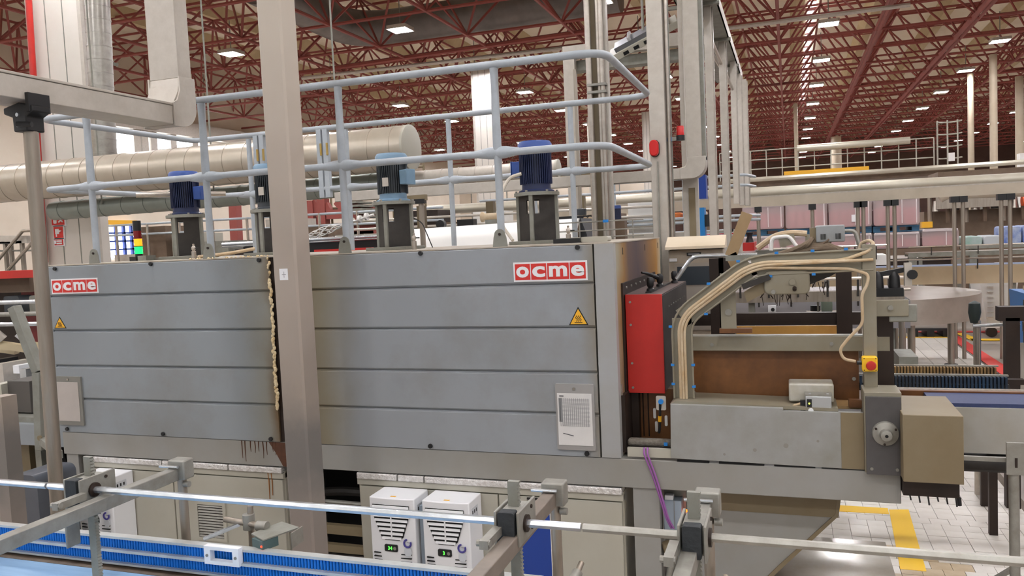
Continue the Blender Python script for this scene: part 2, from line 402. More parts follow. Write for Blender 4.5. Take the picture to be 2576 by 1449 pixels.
# high-bay lamps
def lamp_proto():
    t = thing('high_bay_lamp', 'bright white high-bay lamp hung under the red roof frame', 'lamp', (0, 0, 0), 'high-bay lamps across the hall')
    B().rrect(-.30, .30, -.30, .30, .07, 'Z', .02, .10).obj('housing', galv, t)
    B().add([(-.27, -.27, .015), (.27, -.27, .015), (.27, .27, .015), (-.27, .27, .015)], [(3, 2, 1, 0)]).obj('diffuser', glow, t, smooth=False)
    B().box(-.30, .30, -.30, -.275, 0, .02).box(-.30, .30, .275, .30, 0, .02).box(-.30, -.275, -.275, .275, 0, .02).box(.275, .30, -.275, .275, 0, .02).obj('rim', galv, t)
    B().cyl((0, 0, .1), (0, 0, 1.0), .015, n=6).obj('hanger', galvd, t)
    return t
lp = None; ORD = {}
for i in range(-4, 4):
    for j in range(-5, 11):
        loc = (1.24+5.65*i, 20.47+5.57*j, 8.0)
        if lp is None: lp = lamp_proto(); lp.location = loc; l_ = lp
        else: l_ = dup(lp, loc)
        v_ = Vector(loc) - cp; dz = v_.dot(fw)
        seen = dz > 0 and abs(v_.dot(rt)/dz) < .645 and abs(v_.dot(up)/dz) < .365
        if not seen: l_['label'] = 'bright white high-bay lamp overhead, outside the picture'
        else:
            ORD[i] = ORD.get(i, 0) + 1; n_ = ORD[i]
            row = {-4: 'in the leftmost lamp row', -3: 'in the second lamp row from the left', -2: 'in the row passing the white column', -1: 'in the row left of the skylight strip', 0: 'in the row beside the skylight strip', 1: 'in the first row right of the skylight row', 2: 'in the second row right of the skylight row', 3: 'in the rightmost lamp row'}[i]
            l_['label'] = 'bright high-bay lamp, %s nearest %s' % (['', 'the', 'second', 'third', 'fourth', 'fifth', 'sixth', 'seventh', 'eighth', 'ninth', 'tenth', 'eleventh', 'twelfth', 'thirteenth'][n_], row)

# columns
def column(name, x0, x1, y0, y1, zt, label, joints=2):
    t = thing(name, label, 'column', ((x0+x1)/2, (y0+y1)/2, 0))
    bx('shaft', pm('column_white', (222, 216, 208), (212, 204, 194), scale=1, rough=.6), t, x0, x1, y0, y1, 0, zt, bevel=.02)
    for k in range(1, joints+1):
        u = x0+(x1-x0)*k/(joints+1); bx('joint', galvd, t, u-.008, u+.008, y0-.006, y0, 0, zt)
    bx('edge_angle', galv, t, x0-.03, x0+.04, y0-.02, y0+.05, 0, zt)
    bx('edge_angle', galv, t, x1-.04, x1+.03, y0-.02, y0+.05, 0, zt)
    return t
column('building_column', -11.555, -10.471, 10, 10.25, 10.7, 'tall white clad building column with fire signs on it')
column('building_column', -10.554, -9.829, 27, 27.8, 8.4, 'white building column standing behind the round duct end')
column('building_column', -6.716, -6.363, 40, 40.7, 8, 'slim distant column beside the two horn lamps', 1)
column('building_column', -9.498, -9.292, 40, 40.7, 8, 'slim distant column left of the stainless pipes', 1)
tag(B().cyl((-11.4, 9.9, 6.277), (-11.514, 9.9, 2.082), .05, n=10).obj('fire_pipe', red), 'red vertical fire pipe on the edge of the white column', 'pipe')
# fire signs on the column
def fire_sign(x0, y0, x1, y1, label, kind):
    a = (-11.262, 9.98, 2.719)
    pa = (x0, y1); t = thing('fire_sign', label, 'sign', ((x0+x1)/2, 9.97, y0))
    bx('plate', white, t, x0-.02, x1+.02, 9.975, 9.995, y0-.02, y1+.02)
    bx('field', redlab, t, x0, x1, 9.965, 9.975, y0, y1)
    w, h = x1-x0, y1-y0; cx = x0
    if kind == 0:
        B().rrect(x0+.16*w, x0+.42*w, y0+.1*h, y0+.8*h, .02, 'Y', 9.958, 9.965).obj('pictogram', white, t)
        B().rrect(x0+.22*w, x0+.36*w, y0+.8*h, y0+.95*h, .01, 'Y', 9.958, 9.965).obj('pictogram', white, t)
        for k in range(3): B().tube([(x0+.6*w, 9.96, y0+(.2+.2*k)*h), (x0+.75*w, 9.96, y0+(.32+.2*k)*h), (x0+.92*w, 9.96, y0+(.22+.22*k)*h)], .014, 5).obj('pictogram', white, t)
    elif kind == 1:
        bx('pictogram', white, t, x0+.2*w, x0+.62*w, 9.958, 9.965, y0+.35*h, y0+.8*h)
        B().prism([(x0+.62*w, y0+.5*h), (x0+.92*w, y0+.62*h), (x0+.62*w, y0+.7*h)], 'Y', 9.958, 9.965).obj('pictogram', white, t)
        bx('pictogram', white, t, x0+.25*w, x0+.36*w, 9.958, 9.965, y0+.1*h, y0+.35*h)
    else:
        B().cyl((x0+.14*w, 9.962, y0+.2*h), (x0+.14*w, 9.962, y0+.85*h), .02, n=6).obj('pictogram', white, t)
        for k in range(2): bx('pictogram', white, t, x0+.3*w, x0+.92*w, 9.958, 9.965, y0+(.14+.42*k)*h, y0+(.42+.42*k)*h)
fire_sign(-11.373, 2.679, -11.112, 2.904, 'red extinguisher sign with flames, topmost on the white column', 0)
fire_sign(-11.346, 2.47, -11.156, 2.651, 'red fire hose sign, middle of three on the white column', 1)
fire_sign(-11.35, 2.353, -11.17, 2.444, 'small red instruction sign, lowest of three on the white column', 2)

# ---- ventilation ducts
def spiral(name, a, b, r, m, label, seams, cap=False, cat='duct'):
    a, b = Vector(a), Vector(b); t = thing(name, label, cat, tuple((a+b)/2))
    B().cyl(a, b, r, n=32).obj('shell', m, t)
    d = (b-a).normalized()
    for k in range(seams):
        p = a + (b-a)*((k+.5)/seams)
        B().cyl(p-d*.008, p+d*.008, r+.006, n=32).obj('seam', m, t)
    if cap: B().lathe([(0, 0), (r+.005, 0), (r+.005, .03), (r-.02, .04), (0, .04)], tuple(b), 32, 'X').obj('end_cap', cab, t)
    return t
spiral('round_duct', (-13.5, 9, 3.29), (-4.384, 9, 3.30), .275, ductw, 'large horizontal spiral duct ending in a round cap', 30, True)
spiral('round_duct', (-10.6, 9.35, 2.86), (-4.9, 9.35, 2.92), .14, ductg, 'grey-green horizontal duct beneath the large spiral duct', 14)
spiral('round_duct', (-4.9, 9.35, 2.935), (-2.622, 9.35, 2.945), .105, galv, 'slimmer bright duct run right of the blue-grey motor', 10, True)
for x_, w_ in ((-9.5, 'left'), (-7.5, 'middle'), (-5.5, 'right')): tag(B().cyl((x_, 9.2, 2.9), (x_, 9.2, 8.0), .012, n=6).obj('duct_hanger', galvd), w_+' one of three thin rods hanging the horizontal ducts', 'hanger', 'rods hanging the horizontal ducts')
spiral('round_duct', (-9.775, 9.7, 6.6), (-9.902, 9.7, 3.42), .175, pm('riser_zinc', (176, 172, 164), (150, 146, 138), scale=8, rough=.3, metal=.7), 'vertical spiral duct beside the tall white column', 16)
tag(B().bar((-10.425, 10.05, 5.286), (-9.855, 10.05, 5.111), .04, .05).obj('wall_bracket', galvd), 'pale strut bracket crossing the vertical spiral duct', 'bracket')
t = thing('roof_duct', 'dark round roof duct with an elbow above the red frame', 'duct', (-13.181, 23.502, 9))
B().tube(bend([(-12.896, 17.923, 9), (-13.181, 23.502, 9), (-4.45, 23.429, 9)], 1.6, 8), .55, 24).obj('shell', ductd, t)
for p_ in ((-10.804, 23.504, 9), (-7.606, 23.447, 9)): B().cyl(p_, (p_[0], p_[1], 10.7), .03, n=6).obj('hanger', galvd, t)

# ================================================================== shrink tunnel (oven)
ov = thing('shrink_tunnel', 'long grey shrink tunnel oven with grooved side panels on a beam', 'machine', (-2.9, 5.1, .735))
GZ = [.902, 1.142, 1.378, 1.630, 1.876, 2.088]
def section(x0, x1, z0, z1, nm='panel_section'):
    c, d = .013, .014
    pr = [(4.30, z0+c), (4.30, z1-.013), (4.30+d+.004, z1-.001), (4.34, z1-.001), (4.34, z0+.001), (4.30+d, z0+.001)]
    if z0 < .91: pr[0] = (4.30, z0); pr[-1] = (4.301, z0)
    if z1 > 2.08: pr[1] = (4.30, z1-.004); pr[2] = (4.304, z1)
    return B().prism(pr, 'X', x0, x1).obj(nm, panel, ov, smooth=False)
for x0, x1 in ((-4.978, -3.125), (-3.085, -1.022)):
    for k in range(5): section(x0, x1, GZ[k], GZ[k+1])
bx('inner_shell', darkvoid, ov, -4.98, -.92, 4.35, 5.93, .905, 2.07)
bx('corner_post', pm('post_grey_paint', (168, 170, 172), (160, 158, 152), scale=3, rough=.42), ov, -1.012, -.905, 4.30, 4.36, .902, 2.090)
bx('left_edge', panel, ov, -5.012, -4.985, 4.31, 5.95, .902, 2.090)
bx('end_sheet', sidestain, ov, -.918, -.905, 4.361, 5.95, .902, 2.090)
bx('rear_sheet', panel, ov, -5.0, -.91, 5.94, 5.955, .902, 2.090)
bx('roof_sheet', pm('dusty_roof_sheet', (186, 178, 166), (160, 146, 128), scale=6, rough=.6), ov, -5.012, -.903, 4.302, 5.955, 2.090, 2.097)
bx('base_beam', beamgrey, ov, -4.975, .497, 4.305, 4.40, .737, .898, bevel=.004)
bx('base_beam', beamgrey, ov, -4.975, .497, 5.80, 5.93, .737, .898)
bx('base_beam', beamgrey, ov, -4.975, -4.85, 4.40, 5.80, .737, .898)
bx('floor_pan', soot, ov, -4.85, .45, 4.40, 5.80, .86, .90)
for x0, x1, lb in ((-4.97, -4.86, 'left leg of the tunnel'), (-.85, -.705, 'wide grey leg behind the brackets')):
    bx('leg', beamgrey, ov, x0, x1, 4.32, 4.42, 0, .737, bevel=.003)
bx('leg', beamgrey, ov, -4.97, -4.86, 5.8, 5.9, 0, .737); bx('leg', beamgrey, ov, -.85, -.705, 5.8, 5.9, 0, .737)
# slots in the stained end sheet
for y_ in (4.55, 5.3, 5.85): bx('bolt_slot', darkvoid, ov, -.906, -.9035, y_, y_+.012, 2.02, 2.06)
bx('edge_strip', steel, ov, -.906, -.898, 4.37, 4.385, .95, 1.30)
# knobs
kb = B().lathe([(0, -.012), (.012, -.012), (.014, -.008), (.014, 0), (.010, .004), (0, .004)], (0, 0, 0), 14, 'Y')
km, _ = kb.mesh('knob', black, shift=(0, 0, 0))
for p in ((-4.904, 4.295, 2.072), (-4.053, 4.295, 2.079), (-3.189, 4.295, 2.076), (-2.056, 4.295, 2.078), (-1.103, 4.295, 2.076), (-4.911, 4.295, 0.924), (-4.055, 4.295, 0.921), (-3.188, 4.295, 0.921), (-2.058, 4.295, 0.923), (-1.096, 4.295, 0.921)):
    o = bpy.data.objects.new('knob', km); COL.objects.link(o); o.parent = ov; o.location = Vector(p) - Vector(ov.location)
# maker's plates: four white letters on red tiles
def plate(x0, x1, z0, z1, yv, parent, label, letters='ocme', zs=.0):
    w = x1-x0; h = z1-z0
    pl = bx('maker_plate', white, parent, x0, x1, yv-.003, yv, z0, z1, label=label)
    g = .05*h; ws = [.215, .215, .30, .215]; tot = sum(ws); av = w-g*5-.02*w; u = x0+g+.01*w
    for k, ch in enumerate(letters):
        tw = av*ws[k]/tot
        bx('letter_tile', redlab, pl, u, u+tw, yv-.0045, yv-.003, z0+.09*h, z1-.09*h)
        text_obj('letter', ch, white, pl, (u+tw/2, yv-.0052, z0+.5*h), h*1.05, extrude=.0005, bold=h*.035, width=tw*.84)
        u += tw+g
plate(-1.483, -1.053, 1.893, 2.004, 4.3, ov, 'red and white maker plate on the right panel')
plate(-4.955, -4.530, 1.893, 1.998, 4.3, ov, 'red and white maker plate on the left panel')
# hot-surface warning triangles
def warn(cx, z0, w, h, yv, parent):
    t = B().prism([(cx-w/2, z0), (cx+w/2, z0), (cx, z0+h)], 'Y', yv-.002, yv).obj('warning_sticker', black, parent, label='yellow hot surface warning triangle')
    B().prism([(cx-w*.42, z0+h*.06), (cx+w*.42, z0+h*.06), (cx, z0+h*.88)], 'Y', yv-.003, yv-.002).obj('sticker_field', yellowst, t)
    bx('sticker_symbol', black, t, cx-w*.2, cx+w*.2, yv-.0038, yv-.003, z0+h*.12, z0+h*.16)
    for k in (-1, 0, 1):
        u = cx+k*w*.1
        B().tube([(u, yv-.0035, z0+h*.2), (u+.05*w, yv-.0035, z0+h*.3), (u-.04*w, yv-.0035, z0+h*.4), (u+.02*w, yv-.0035, z0+h*.52)], w*.018, 5).obj('sticker_symbol', black, t)
warn(-1.115, 1.644, .112, .103, 4.3, ov)
warn(-4.905, 1.648, .112, .083, 4.3, ov)
# document sleeves
ds = B().rrect(-1.264, -1.043, .94, 1.315, .006, 'Y', 4.286, 4.302).obj('document_sleeve', glassy, ov, label='clear document sleeve with a table sheet')
bx('paper_sheet', pm('paper_white', (226, 224, 222), (214, 212, 210), scale=8, rough=.7), ds, -1.253, -1.055, 4.282, 4.286, .968, 1.262)
ink = pm('printed_grey_ink', (140, 140, 142), rough=.8)
for k in range(15): bx('print_column', ink, ds, -1.238+k*.0115, -1.2355+k*.0115, 4.2812, 4.282, 1.075, 1.235)
bx('print_column', ink, ds, -1.245, -1.226, 4.2812, 4.282, 1.10, 1.235)
for k in range(22): bx('print_row', ink, ds, -1.226, -1.068, 4.2811, 4.2819, 1.078+k*.0072, 1.0795+k*.0072)
bx('print_heading', pm('dark_ink', (70, 70, 74), rough=.8), ds, -1.24, -1.215, 4.2812, 4.282, 1.244, 1.25)
B().tube([(-1.225, 4.2815, 1.035), (-1.20, 4.2815, 1.03), (-1.165, 4.2815, 1.022)], .0022, 5).obj('pencil_mark', pm('dark_ink', (70, 70, 74)), ds)
B().cyl((-1.155, 4.28, 1.288), (-1.155, 4.287, 1.288), .008, n=10).obj('sleeve_bolt', steel, ds)
ds2 = B().rrect(-4.975, -4.745, .955, 1.305, .006, 'Y', 4.286, 4.302).obj('document_sleeve', pm('grey_sleeve', (128, 126, 120), rough=.3), ov, label='document sleeve with a blank grey sheet')
bx('paper_sheet', pm('paper_grey', (186, 178, 172), (176, 168, 162), scale=6, rough=.7), ds2, -4.965, -4.77, 4.282, 4.286, .985, 1.265)
B().cyl((-4.86, 4.28, 1.284), (-4.86, 4.287, 1.284), .008, n=10).obj('sleeve_bolt', steel, ds2)
# yellowed sealing foam squeezed out of the middle seam
bb = B(); z = 2.085
while z > 1.12:
    r = random.uniform(.003, .009) if z > 1.95 else random.uniform(.006, .013)
    if z > 1.95 and random.random() < .35: z -= .02; continue
    bb.lathe([(0, -r*1.6), (r*.7, -r), (r, 0), (r*.8, r), (0, r*1.5)], (-3.118+random.uniform(-.008, .008)-(2.09-z)*.004, 4.298+random.uniform(-.008, .002), z), 7)
    z -= r*random.uniform(1.0, 1.9)
for k in range(34):
    r = random.uniform(.004, .010); bb.lathe([(0, -r), (r, 0), (0, r)], (random.uniform(-3.75, -3.12), 4.305+random.uniform(0, .03), 2.100), 6)
bb.obj('sealing_foam', foam, ov, kind='stuff', label='lumpy yellowed foam along the middle seam')
bx('seam_cover', rustd, ov, -3.125, -3.085, 4.315, 4.345, .902, 2.088)
# oil runs below the seam
oil = pm('brown_oil_run', (96, 56, 32), (70, 40, 24), scale=20, rough=.3)
for k in range(9):
    u = -3.43 + k*.034 + random.uniform(-.008, .008); l = random.uniform(.05, .14)
    B().tube([(u, 4.3045, .897), (u+random.uniform(-.004, .004), 4.3045, .897-l*.5), (u, 4.3045, .897-l)], [.004, .003, .0015], 5).obj('oil_run', oil, ov)
B().prism([(-3.215, .897), (-3.09, .897), (-3.09, .74), (-3.115, .74), (-3.16, .82)], 'Y', 4.3035, 4.305).obj('oil_run', oil, ov)

# ---- cabinets under the tunnel
def cabinet(x0, x1, label, foil_gaps):
    t = thing('control_cabinet', label, 'cabinet', ((x0+x1)/2, 4.7, 0))
    bx('body', cab, t, x0, x1, 4.34, 5.1, .05, .70)
    bx('top_rail', cab, t, x0, x1, 4.315, 4.36, .652, .688, bevel=.002)
    bx('base', darkvoid, t, x0+.02, x1-.02, 4.36, 5.0, 0, .05)
    u = x0
    for g in foil_gaps + [x1]:
        B().box(u+.004, g-.004, 4.302, 4.40, .690, .730).obj('foil_tape', foil, t, bevel=.006); u = g
    return t
c1 = cabinet(-4.80, -3.13, 'cream control cabinet under the left half of the tunnel', [-4.1, -3.55])
bx('door', cab, c1, -4.78, -4.03, 4.32, 4.345, .06, .643, bevel=.003)
bx('door', cab, c1, -4.02, -3.14, 4.32, 4.345, .06, .643, bevel=.003)
def vent(parent, x0, x1, z0, z1, n):
    fr = B(); w = .022
    fr.box(x0, x1, 4.308, 4.322, z0, z0+w).box(x0, x1, 4.308, 4.322, z1-w, z1).box(x0, x0+w, 4.308, 4.322, z0+w, z1-w).box(x1-w, x1, 4.308, 4.322, z0+w, z1-w)
    f = fr.obj('vent_frame', cab, parent)
    bx('vent_backing', rustd, f, x0+w, x1-w, 4.317, 4.321, z0+w, z1-w)
    for k in range(n):
        z = z0+w+(z1-z0-2*w)*(k+.5)/n; h = (z1-z0-2*w)/n*.26
        B().prism([(4.308, z-h), (4.311, z-h), (4.318, z+h), (4.315, z+h)], 'X', x0+w, x1-w).obj('vent_slat', zinc, f)
vent(c1, -3.85, -3.60, .195, .465, 12)
B().cyl((-3.93, 4.312, .60), (-3.93, 4.32, .60), .008, n=8).obj('lock', rustd, c1)
for k, (u, l) in enumerate(((-3.245, .13), (-3.22, .10))): B().tube([(u, 4.317, .70), (u+.003, 4.317, .64), (u, 4.317, .70-l*1.6)], [.005, .004, .002], 5).obj('oil_run', pm('orange_rust_run', (150, 92, 34), rough=.4), c1)
c2 = cabinet(-2.585, -.905, 'cream control cabinet under the right half of the tunnel', [-2.30, -2.12])
bx('door', cab, c2, -2.57, -1.655, 4.32, 4.345, .06, .643, bevel=.003)
bx('door', cab, c2, -1.645, -1.30, 4.32, 4.345, .06, .643, bevel=.003)
bx('door', cab, c2, -1.29, -.915, 4.32, 4.345, .06, .643, bevel=.003)
bx('blue_window', bluepan, c2, -1.555, -1.335, 4.312, 4.32, .06, .60, label='deep blue panel beside the bracket')
bx('window_strip', whitep, c2, -1.335, -1.318, 4.31, 4.32, .06, .58)
B().cyl((-1.575, 4.31, .575), (-1.575, 4.32, .575), .012, n=10).obj('lock', zinc, c2)
bx('handle_slot', black, c2, -1.47, -1.37, 4.312, 4.32, .628, .640)
# black block painted in as the shade between the cabinets, with pipes and trays
tag(bx('dark_recess_block', darkvoid, None, -3.10, -2.62, 4.75, 5.2, 0, .72), 'black recess between the two cabinets under the tunnel', 'recess')
t = thing('pipe_bundle', 'grimy pipes and plates in the gap between the cabinets', 'pipes', (-2.85, 4.5, 0))
B().tube(bend([(-3.05, 4.45, .52), (-2.9, 4.6, .50), (-2.6, 4.6, .50)], .1), .03, 8).obj('pipe', soot, t)
B().tube([(-3.05, 4.5, .46), (-2.6, 4.5, .455)], .015, 8).obj('pipe', zinc, t)
bx('plate', khaki, t, -3.05, -2.6, 4.4, 4.44, .28, .34); bx('plate', khaki, t, -3.05, -2.6, 4.4, 4.44, .16, .21)
bx('upright', soot, t, -3.08, -3.02, 4.4, 4.46, 0, .7)

# ---- cabinet cooling units
def cooler(x0, label, digits):
    w, zt, y0 = .295, .650, 4.11
    t = thing('cooling_unit', label, 'cooling unit', (x0+w/2, 4.17, .05), 'white cooling units on the cabinet doors')
    n = 8; pts = [(x0+w*k/n, y0+.012*(2*k/n-1)**2) for k in range(n+1)]
    poly = pts + [(x0+w, 4.315), (x0, 4.315)]
    b = B().prism(poly, 'Z', .05, zt); b.obj('housing', white, t, bevel=.006)
    f = .001
    # louvre recess narrowing downwards
    z1, z0 = zt-.040, zt-.250
    B().prism([(x0+.025, z1), (x0+w-.03, z1), (x0+w-.035, z1-.07), (x0+w-.075, z0+.02), (x0+w-.10, z0), (x0+.10, z0), (x0+.075, z0+.02), (x0+.030, z1-.07)], 'Y', y0-.002, y0+.002).obj('louvre_recess', darkvoid, t)
    for k in range(8):
        z = z1-.010-k*.0265; s = max(0, (k-2)/5.0); a = x0+.028+.055*s; c = x0+w-.032-.055*s
        B().prism([(y0-.009, z-.008), (y0-.002, z-.008), (y0-.002, z+.006), (y0-.005, z+.006)], 'X', a, c).obj('louvre', white, t)
    bx('louvre_rib', white, t, x0+w/2-.003, x0+w/2+.003, y0-.011, y0-.002, z0+.01, z1-.04)
    dp = B().rrect(x0+.095, x0+.18, z0-.068, z0-.026, .008, 'Y', y0-.006, y0+.001).obj('display', black, t)
    if digits: text_obj('display_digits', digits, pm('green_digits', (70, 255, 60), emit=2.5), dp, (x0+.132, y0-.0068, z0-.047), .030, extrude=.0003)
    B().cyl((x0+.162, y0-.008, z0-.048), (x0+.162, y0-.005, z0-.048), .010, n=12).obj('display_button', zinc, dp)
    ring = [(x0+.245+.022*math.cos(a), y0-.003, z0-.012+.022*math.sin(a)) for a in [PI*.55+2*PI*.80*k/20 for k in range(21)]]
    lg = B().tube(ring, .006, 6).obj('round_logo', pm('logo_violet', (72, 66, 140), rough=.4), t)
    B().tube([(x0+.243, y0-.003, z0-.006), (x0+.266, y0-.003, z0-.006)], .002, 5).obj('logo_bar', ink, lg)
    B().rrect(x0+.223, x0+.268, z0-.09, z0-.036, .02, 'Y', y0-.003, y0).obj('logo_shield', pm('pale_grey_shield', (206, 210, 216), rough=.4), t)
    for k in range(8):
        z = z0-.085-k*.022
        for a, c in ((x0+.02, x0+.065+.004*k), (x0+w-.095-.003*k, x0+w-.03)):
            bx('vent_slot', darkvoid, t, a, c, y0-.001+.004, y0+.006, z, z+.006) if False else B().box(a, c, y0-.0015, y0+.01, z, z+.005).obj('vent_slot', darkvoid, t)
    bx('type_label', pm('pale_label', (206, 208, 212), rough=.6), t, x0+w, x0+w+.0015, 4.16, 4.25, .54, .605)
    for k in range(3): bx('label_print', black, t, x0+w+.001, x0+w+.002, 4.165+k*.028, 4.178+k*.028, .57, .59)
    bx('yellow_tab', yellowst, t, x0+.13, x0+.165, y0+.03, y0+.045, zt, zt+.001)
    return t
cooler(-2.395, 'white cooling unit reading 34, left of the pair', '34')
cooler(-2.050, 'white cooling unit reading 3, right of the pair', '3')
cooler(-4.66, 'white cooling unit half hidden behind the left bracket', '')
tag(B().box(-2.088, -2.060, 4.16, 4.315, .05, .60).obj('divider_strip', pm('blue_grey_strip', (140, 152, 164), rough=.4, metal=.3)), 'blue-grey strip between the two cooling units', 'strip')

# ================================================================== fan motors on the tunnel roof
def motor(x, y, label, fin_m, cowl_m, bell_m, box_side):
    z = 2.097
    t = thing('fan_motor', label, 'motor', (x, y, z), 'fan motors on the tunnel roof')
    bx('base_flange', galvd, t, x-.155, x+.155, y-.155, y+.155, z, z+.022, bevel=.003)
    h0, h1 = z+.022, z+.315
    s = .092
    # square lantern standing on its corner: four slotted plates and four corner ribs
    R = Matrix.Rotation(PI/4, 4, 'Z')
    for k in range(4):
        b = B()
        zs0, zs1 = h0+.175, h0+.265
        a0, a1 = {0: (-s+.022, -s+.060), 1: (-s+.015, s-.015), 2: (-s+.015, s-.015), 3: (s-.060, s-.022)}[k]
        for e in ((-s, s, h0, zs0), (-s, s, zs1, h1), (-s, a0, zs0, zs1), (a1, s, zs0, zs1)):
            b.box(e[0], e[1], -s-.004, -s+.004, e[2], e[3])
        Q = Matrix.Rotation(PI/4+k*PI/2, 4, 'Z')
        b.v = [tuple((Q @ Vector(v)) + Vector((x, y, 0))) for v in b.v]
        b.obj('pedestal_plate', soot, t)
        c = Q @ Vector((-s, -s, 0))
        r_ = B().box(-.012, .012, -.012, .012, h0, h1); r_.v = [(v[0]+x+c.x, v[1]+y+c.y, v[2]) for v in r_.v]
        r_.obj('pedestal_rib', galvd, t)
    B().lathe([(0, h1), (.150, h1), (.150, h1+.02), (.125, h1+.024), (0, h1+.024)], (x, y, 0), 28).obj('top_flange', galvd, t)
    zb = h1+.024
    B().lathe([(.118, zb), (.118, zb+.008), (.096, zb+.018), (.094, zb+.055), (0, zb+.055)], (x, y, 0), 28).obj('bell', bell_m, t)
    for k in range(6):
        a = k*PI/3+.3; B().cyl((x+.134*math.cos(a), y+.134*math.sin(a), zb-.004), (x+.134*math.cos(a), y+.134*math.sin(a), zb+.010), .009, n=6).obj('flange_bolt', zinc, t)
    B().lathe([(.090, zb+.05), (.090, zb+.265), (0, zb+.265)], (x, y, 0), 28).obj('stator', fin_m, t)
    f = B()
    for k in range(44):
        a = 2*PI*k/44; c, d = math.cos(a), math.sin(a)
        if abs(((a - box_side + PI) % (2*PI)) - PI) < .30: continue
        f.bar((x+.098*c, y+.098*d, zb+.052), (x+.098*c, y+.098*d, zb+.262), .0045, .018, (c, d, 0))
    f.obj('cooling_fins', fin_m, t)
    B().lathe([(.111, zb+.255), (.113, zb+.265), (.113, zb+.312), (.100, zb+.330), (.05, zb+.335), (0, zb+.335)], (x, y, 0), 28).obj('fan_cowl', cowl_m, t)
    c, d = math.cos(box_side), math.sin(box_side)
    tb = B().bar((x+.10*c, y+.10*d, zb+.16), (x+.165*c, y+.165*d, zb+.16), .085, .10).obj('terminal_box', cowl_m, t, bevel=.005)
    B().bar((x+.165*c, y+.165*d, zb+.16), (x+.172*c, y+.172*d, zb+.16), .092, .106).obj('terminal_lid', cowl_m, tb, bevel=.003)
    if cowl_m is mlight: bx('rating_plate', galv, t, x-.02, x+.025, y-.114, y-.108, zb+.10, zb+.16)
    return t
YM = 5.08
motor(-4.415, YM, 'navy fan motor, nearest the stack light', mnavy, mblue, mnavy, .1)
motor(-3.636, YM, 'fan motor mostly hidden behind the tall steel pole', mgrey, mlight, mgrey, .1)
motor(-2.62, YM, 'pale blue-grey fan motor right of the tall steel pole', mgrey, mlight, mlight, -.25)
motor(-1.567, YM, 'navy fan motor with bright blue cowl near the right plate', mnavy, mblue, mnavy, PI-.3)
tag(B().tube(bend([(-1.639, 5, 2.558), (-1.723, 5, 2.54), (-1.764, 4.95, 2.452), (-1.768, 4.9, 2.245), (-1.652, 4.8, 2.127)], .08), .011, 8).obj('motor_cable', pm('cable_cream', (206, 198, 184), rough=.5)), 'cream cable looping from the right navy motor', 'cable')
tag(B().tube(bend([(-2.434, 5, 2.311), (-2.37, 5, 2.275), (-2.256, 4.9, 2.105)], .05), .004, 6).obj('sensor_cable', black), 'thin black cable beside the pale motor', 'cable')
tag(B().tube(bend([(-4.0, 4.7, 2.11), (-3.8, 4.6, 2.115), (-3.62, 4.62, 2.13), (-3.52, 4.7, 2.15)], .1), .012, 8).obj('loose_cable', cable), 'loose cream cable lying on the tunnel roof', 'cable')
# valves and small fittings on the roof
def valve(x, y, label):
    t = thing('air_valve', label, 'valve', (x, y, 2.097))
    B().lathe([(.016, 2.097), (.016, 2.15), (.009, 2.155), (.014, 2.165), (.014, 2.18), (.006, 2.19), (.008, 2.20), (0, 2.205)], (x, y, 0), 12).obj('body', steel, t)
    B().cyl((x, y, 2.172), (x+.04, y, 2.172), .004, n=6).obj('lever', black, t)
    return t
valve(-3.957, 4.6, 'small steel valve before the left navy motor')
valve(-1.274, 4.75, 'small steel valve before the right navy motor')
valve(-2.292, 4.7, 'small brass valve beside the pale motor')
t = thing('roof_fitting', 'black block with pale rounded cover on the tunnel roof', 'fitting', (-1.1, 4.6, 2.097))
bx('block', black, t, -1.30, -1.14, 4.50, 4.60, 2.099, 2.125)
B().rrect(-1.14, -.98, 2.099, 2.130, .012, 'Y', 4.52, 4.62).obj('cover', cab, t)
t = thing('roof_fitting', 'low grey clamp blocks beside the stack light', 'fitting', (-4.6, 4.9, 2.097))
bx('block', soot, t, -4.78, -4.72, 4.85, 4.95, 2.097, 2.13); bx('block', galvd, t, -4.70, -4.62, 4.85, 4.95, 2.097, 2.135); bx('bar', zinc, t, -4.85, -4.5, 4.93, 4.97, 2.097, 2.115)
# wire cable tray behind the roof edge
t = thing('wire_tray', 'open wire cable tray with blue clips behind the roof edge', 'cable tray', (-1.1, 5.85, 2.1))
for z_ in (2.12, 2.17, 2.235): B().tube([(-1.75, 5.85, z_), (-1.0, 5.85, z_)], .005, 6).obj('wire', zinc, t)
for k in range(4): B().tube([(-1.68+k*.2, 5.85, 2.098), (-1.68+k*.2, 5.85, 2.24)], .005, 6).obj('wire', zinc, t)
for k in (0, 2): bx('clip', bluecap, t, -1.70+k*.2, -1.66+k*.2, 5.84, 5.86, 2.225, 2.245)

# stack light
t = thing('stack_light', 'stack light glowing orange and green on the tunnel roof', 'signal light', (-4.83, 5.0, 2.1))
x, y = -4.83, 5.0
B().cyl((x, y, 2.097), (x, y, 2.15), .028, n=16).obj('base', black, t)
for k, (nm, m_) in enumerate((('green_lens', pm('lens_green', (20, 230, 90), emit=1.4, rough=.3)), ('orange_lens', pm('lens_orange', (255, 128, 20), emit=1.3, rough=.3)), ('red_lens', pm('lens_red', (120, 20, 24), rough=.25)))):
    z_ = 2.15+k*.062
    B().lathe([(.030, z_), (.031, z_+.004), (.029, z_+.016), (.031, z_+.028), (.029, z_+.040), (.031, z_+.052), (.030, z_+.056), (0, z_+.056)], (x, y, 0), 18).obj(nm, m_, t)
    B().cyl((x, y, z_+.056), (x, y, z_+.062), .031, n=16).obj('spacer', black, t)
B().cyl((x, y, 2.336), (x, y, 2.41), .030, n=16).obj('cap', black, t)

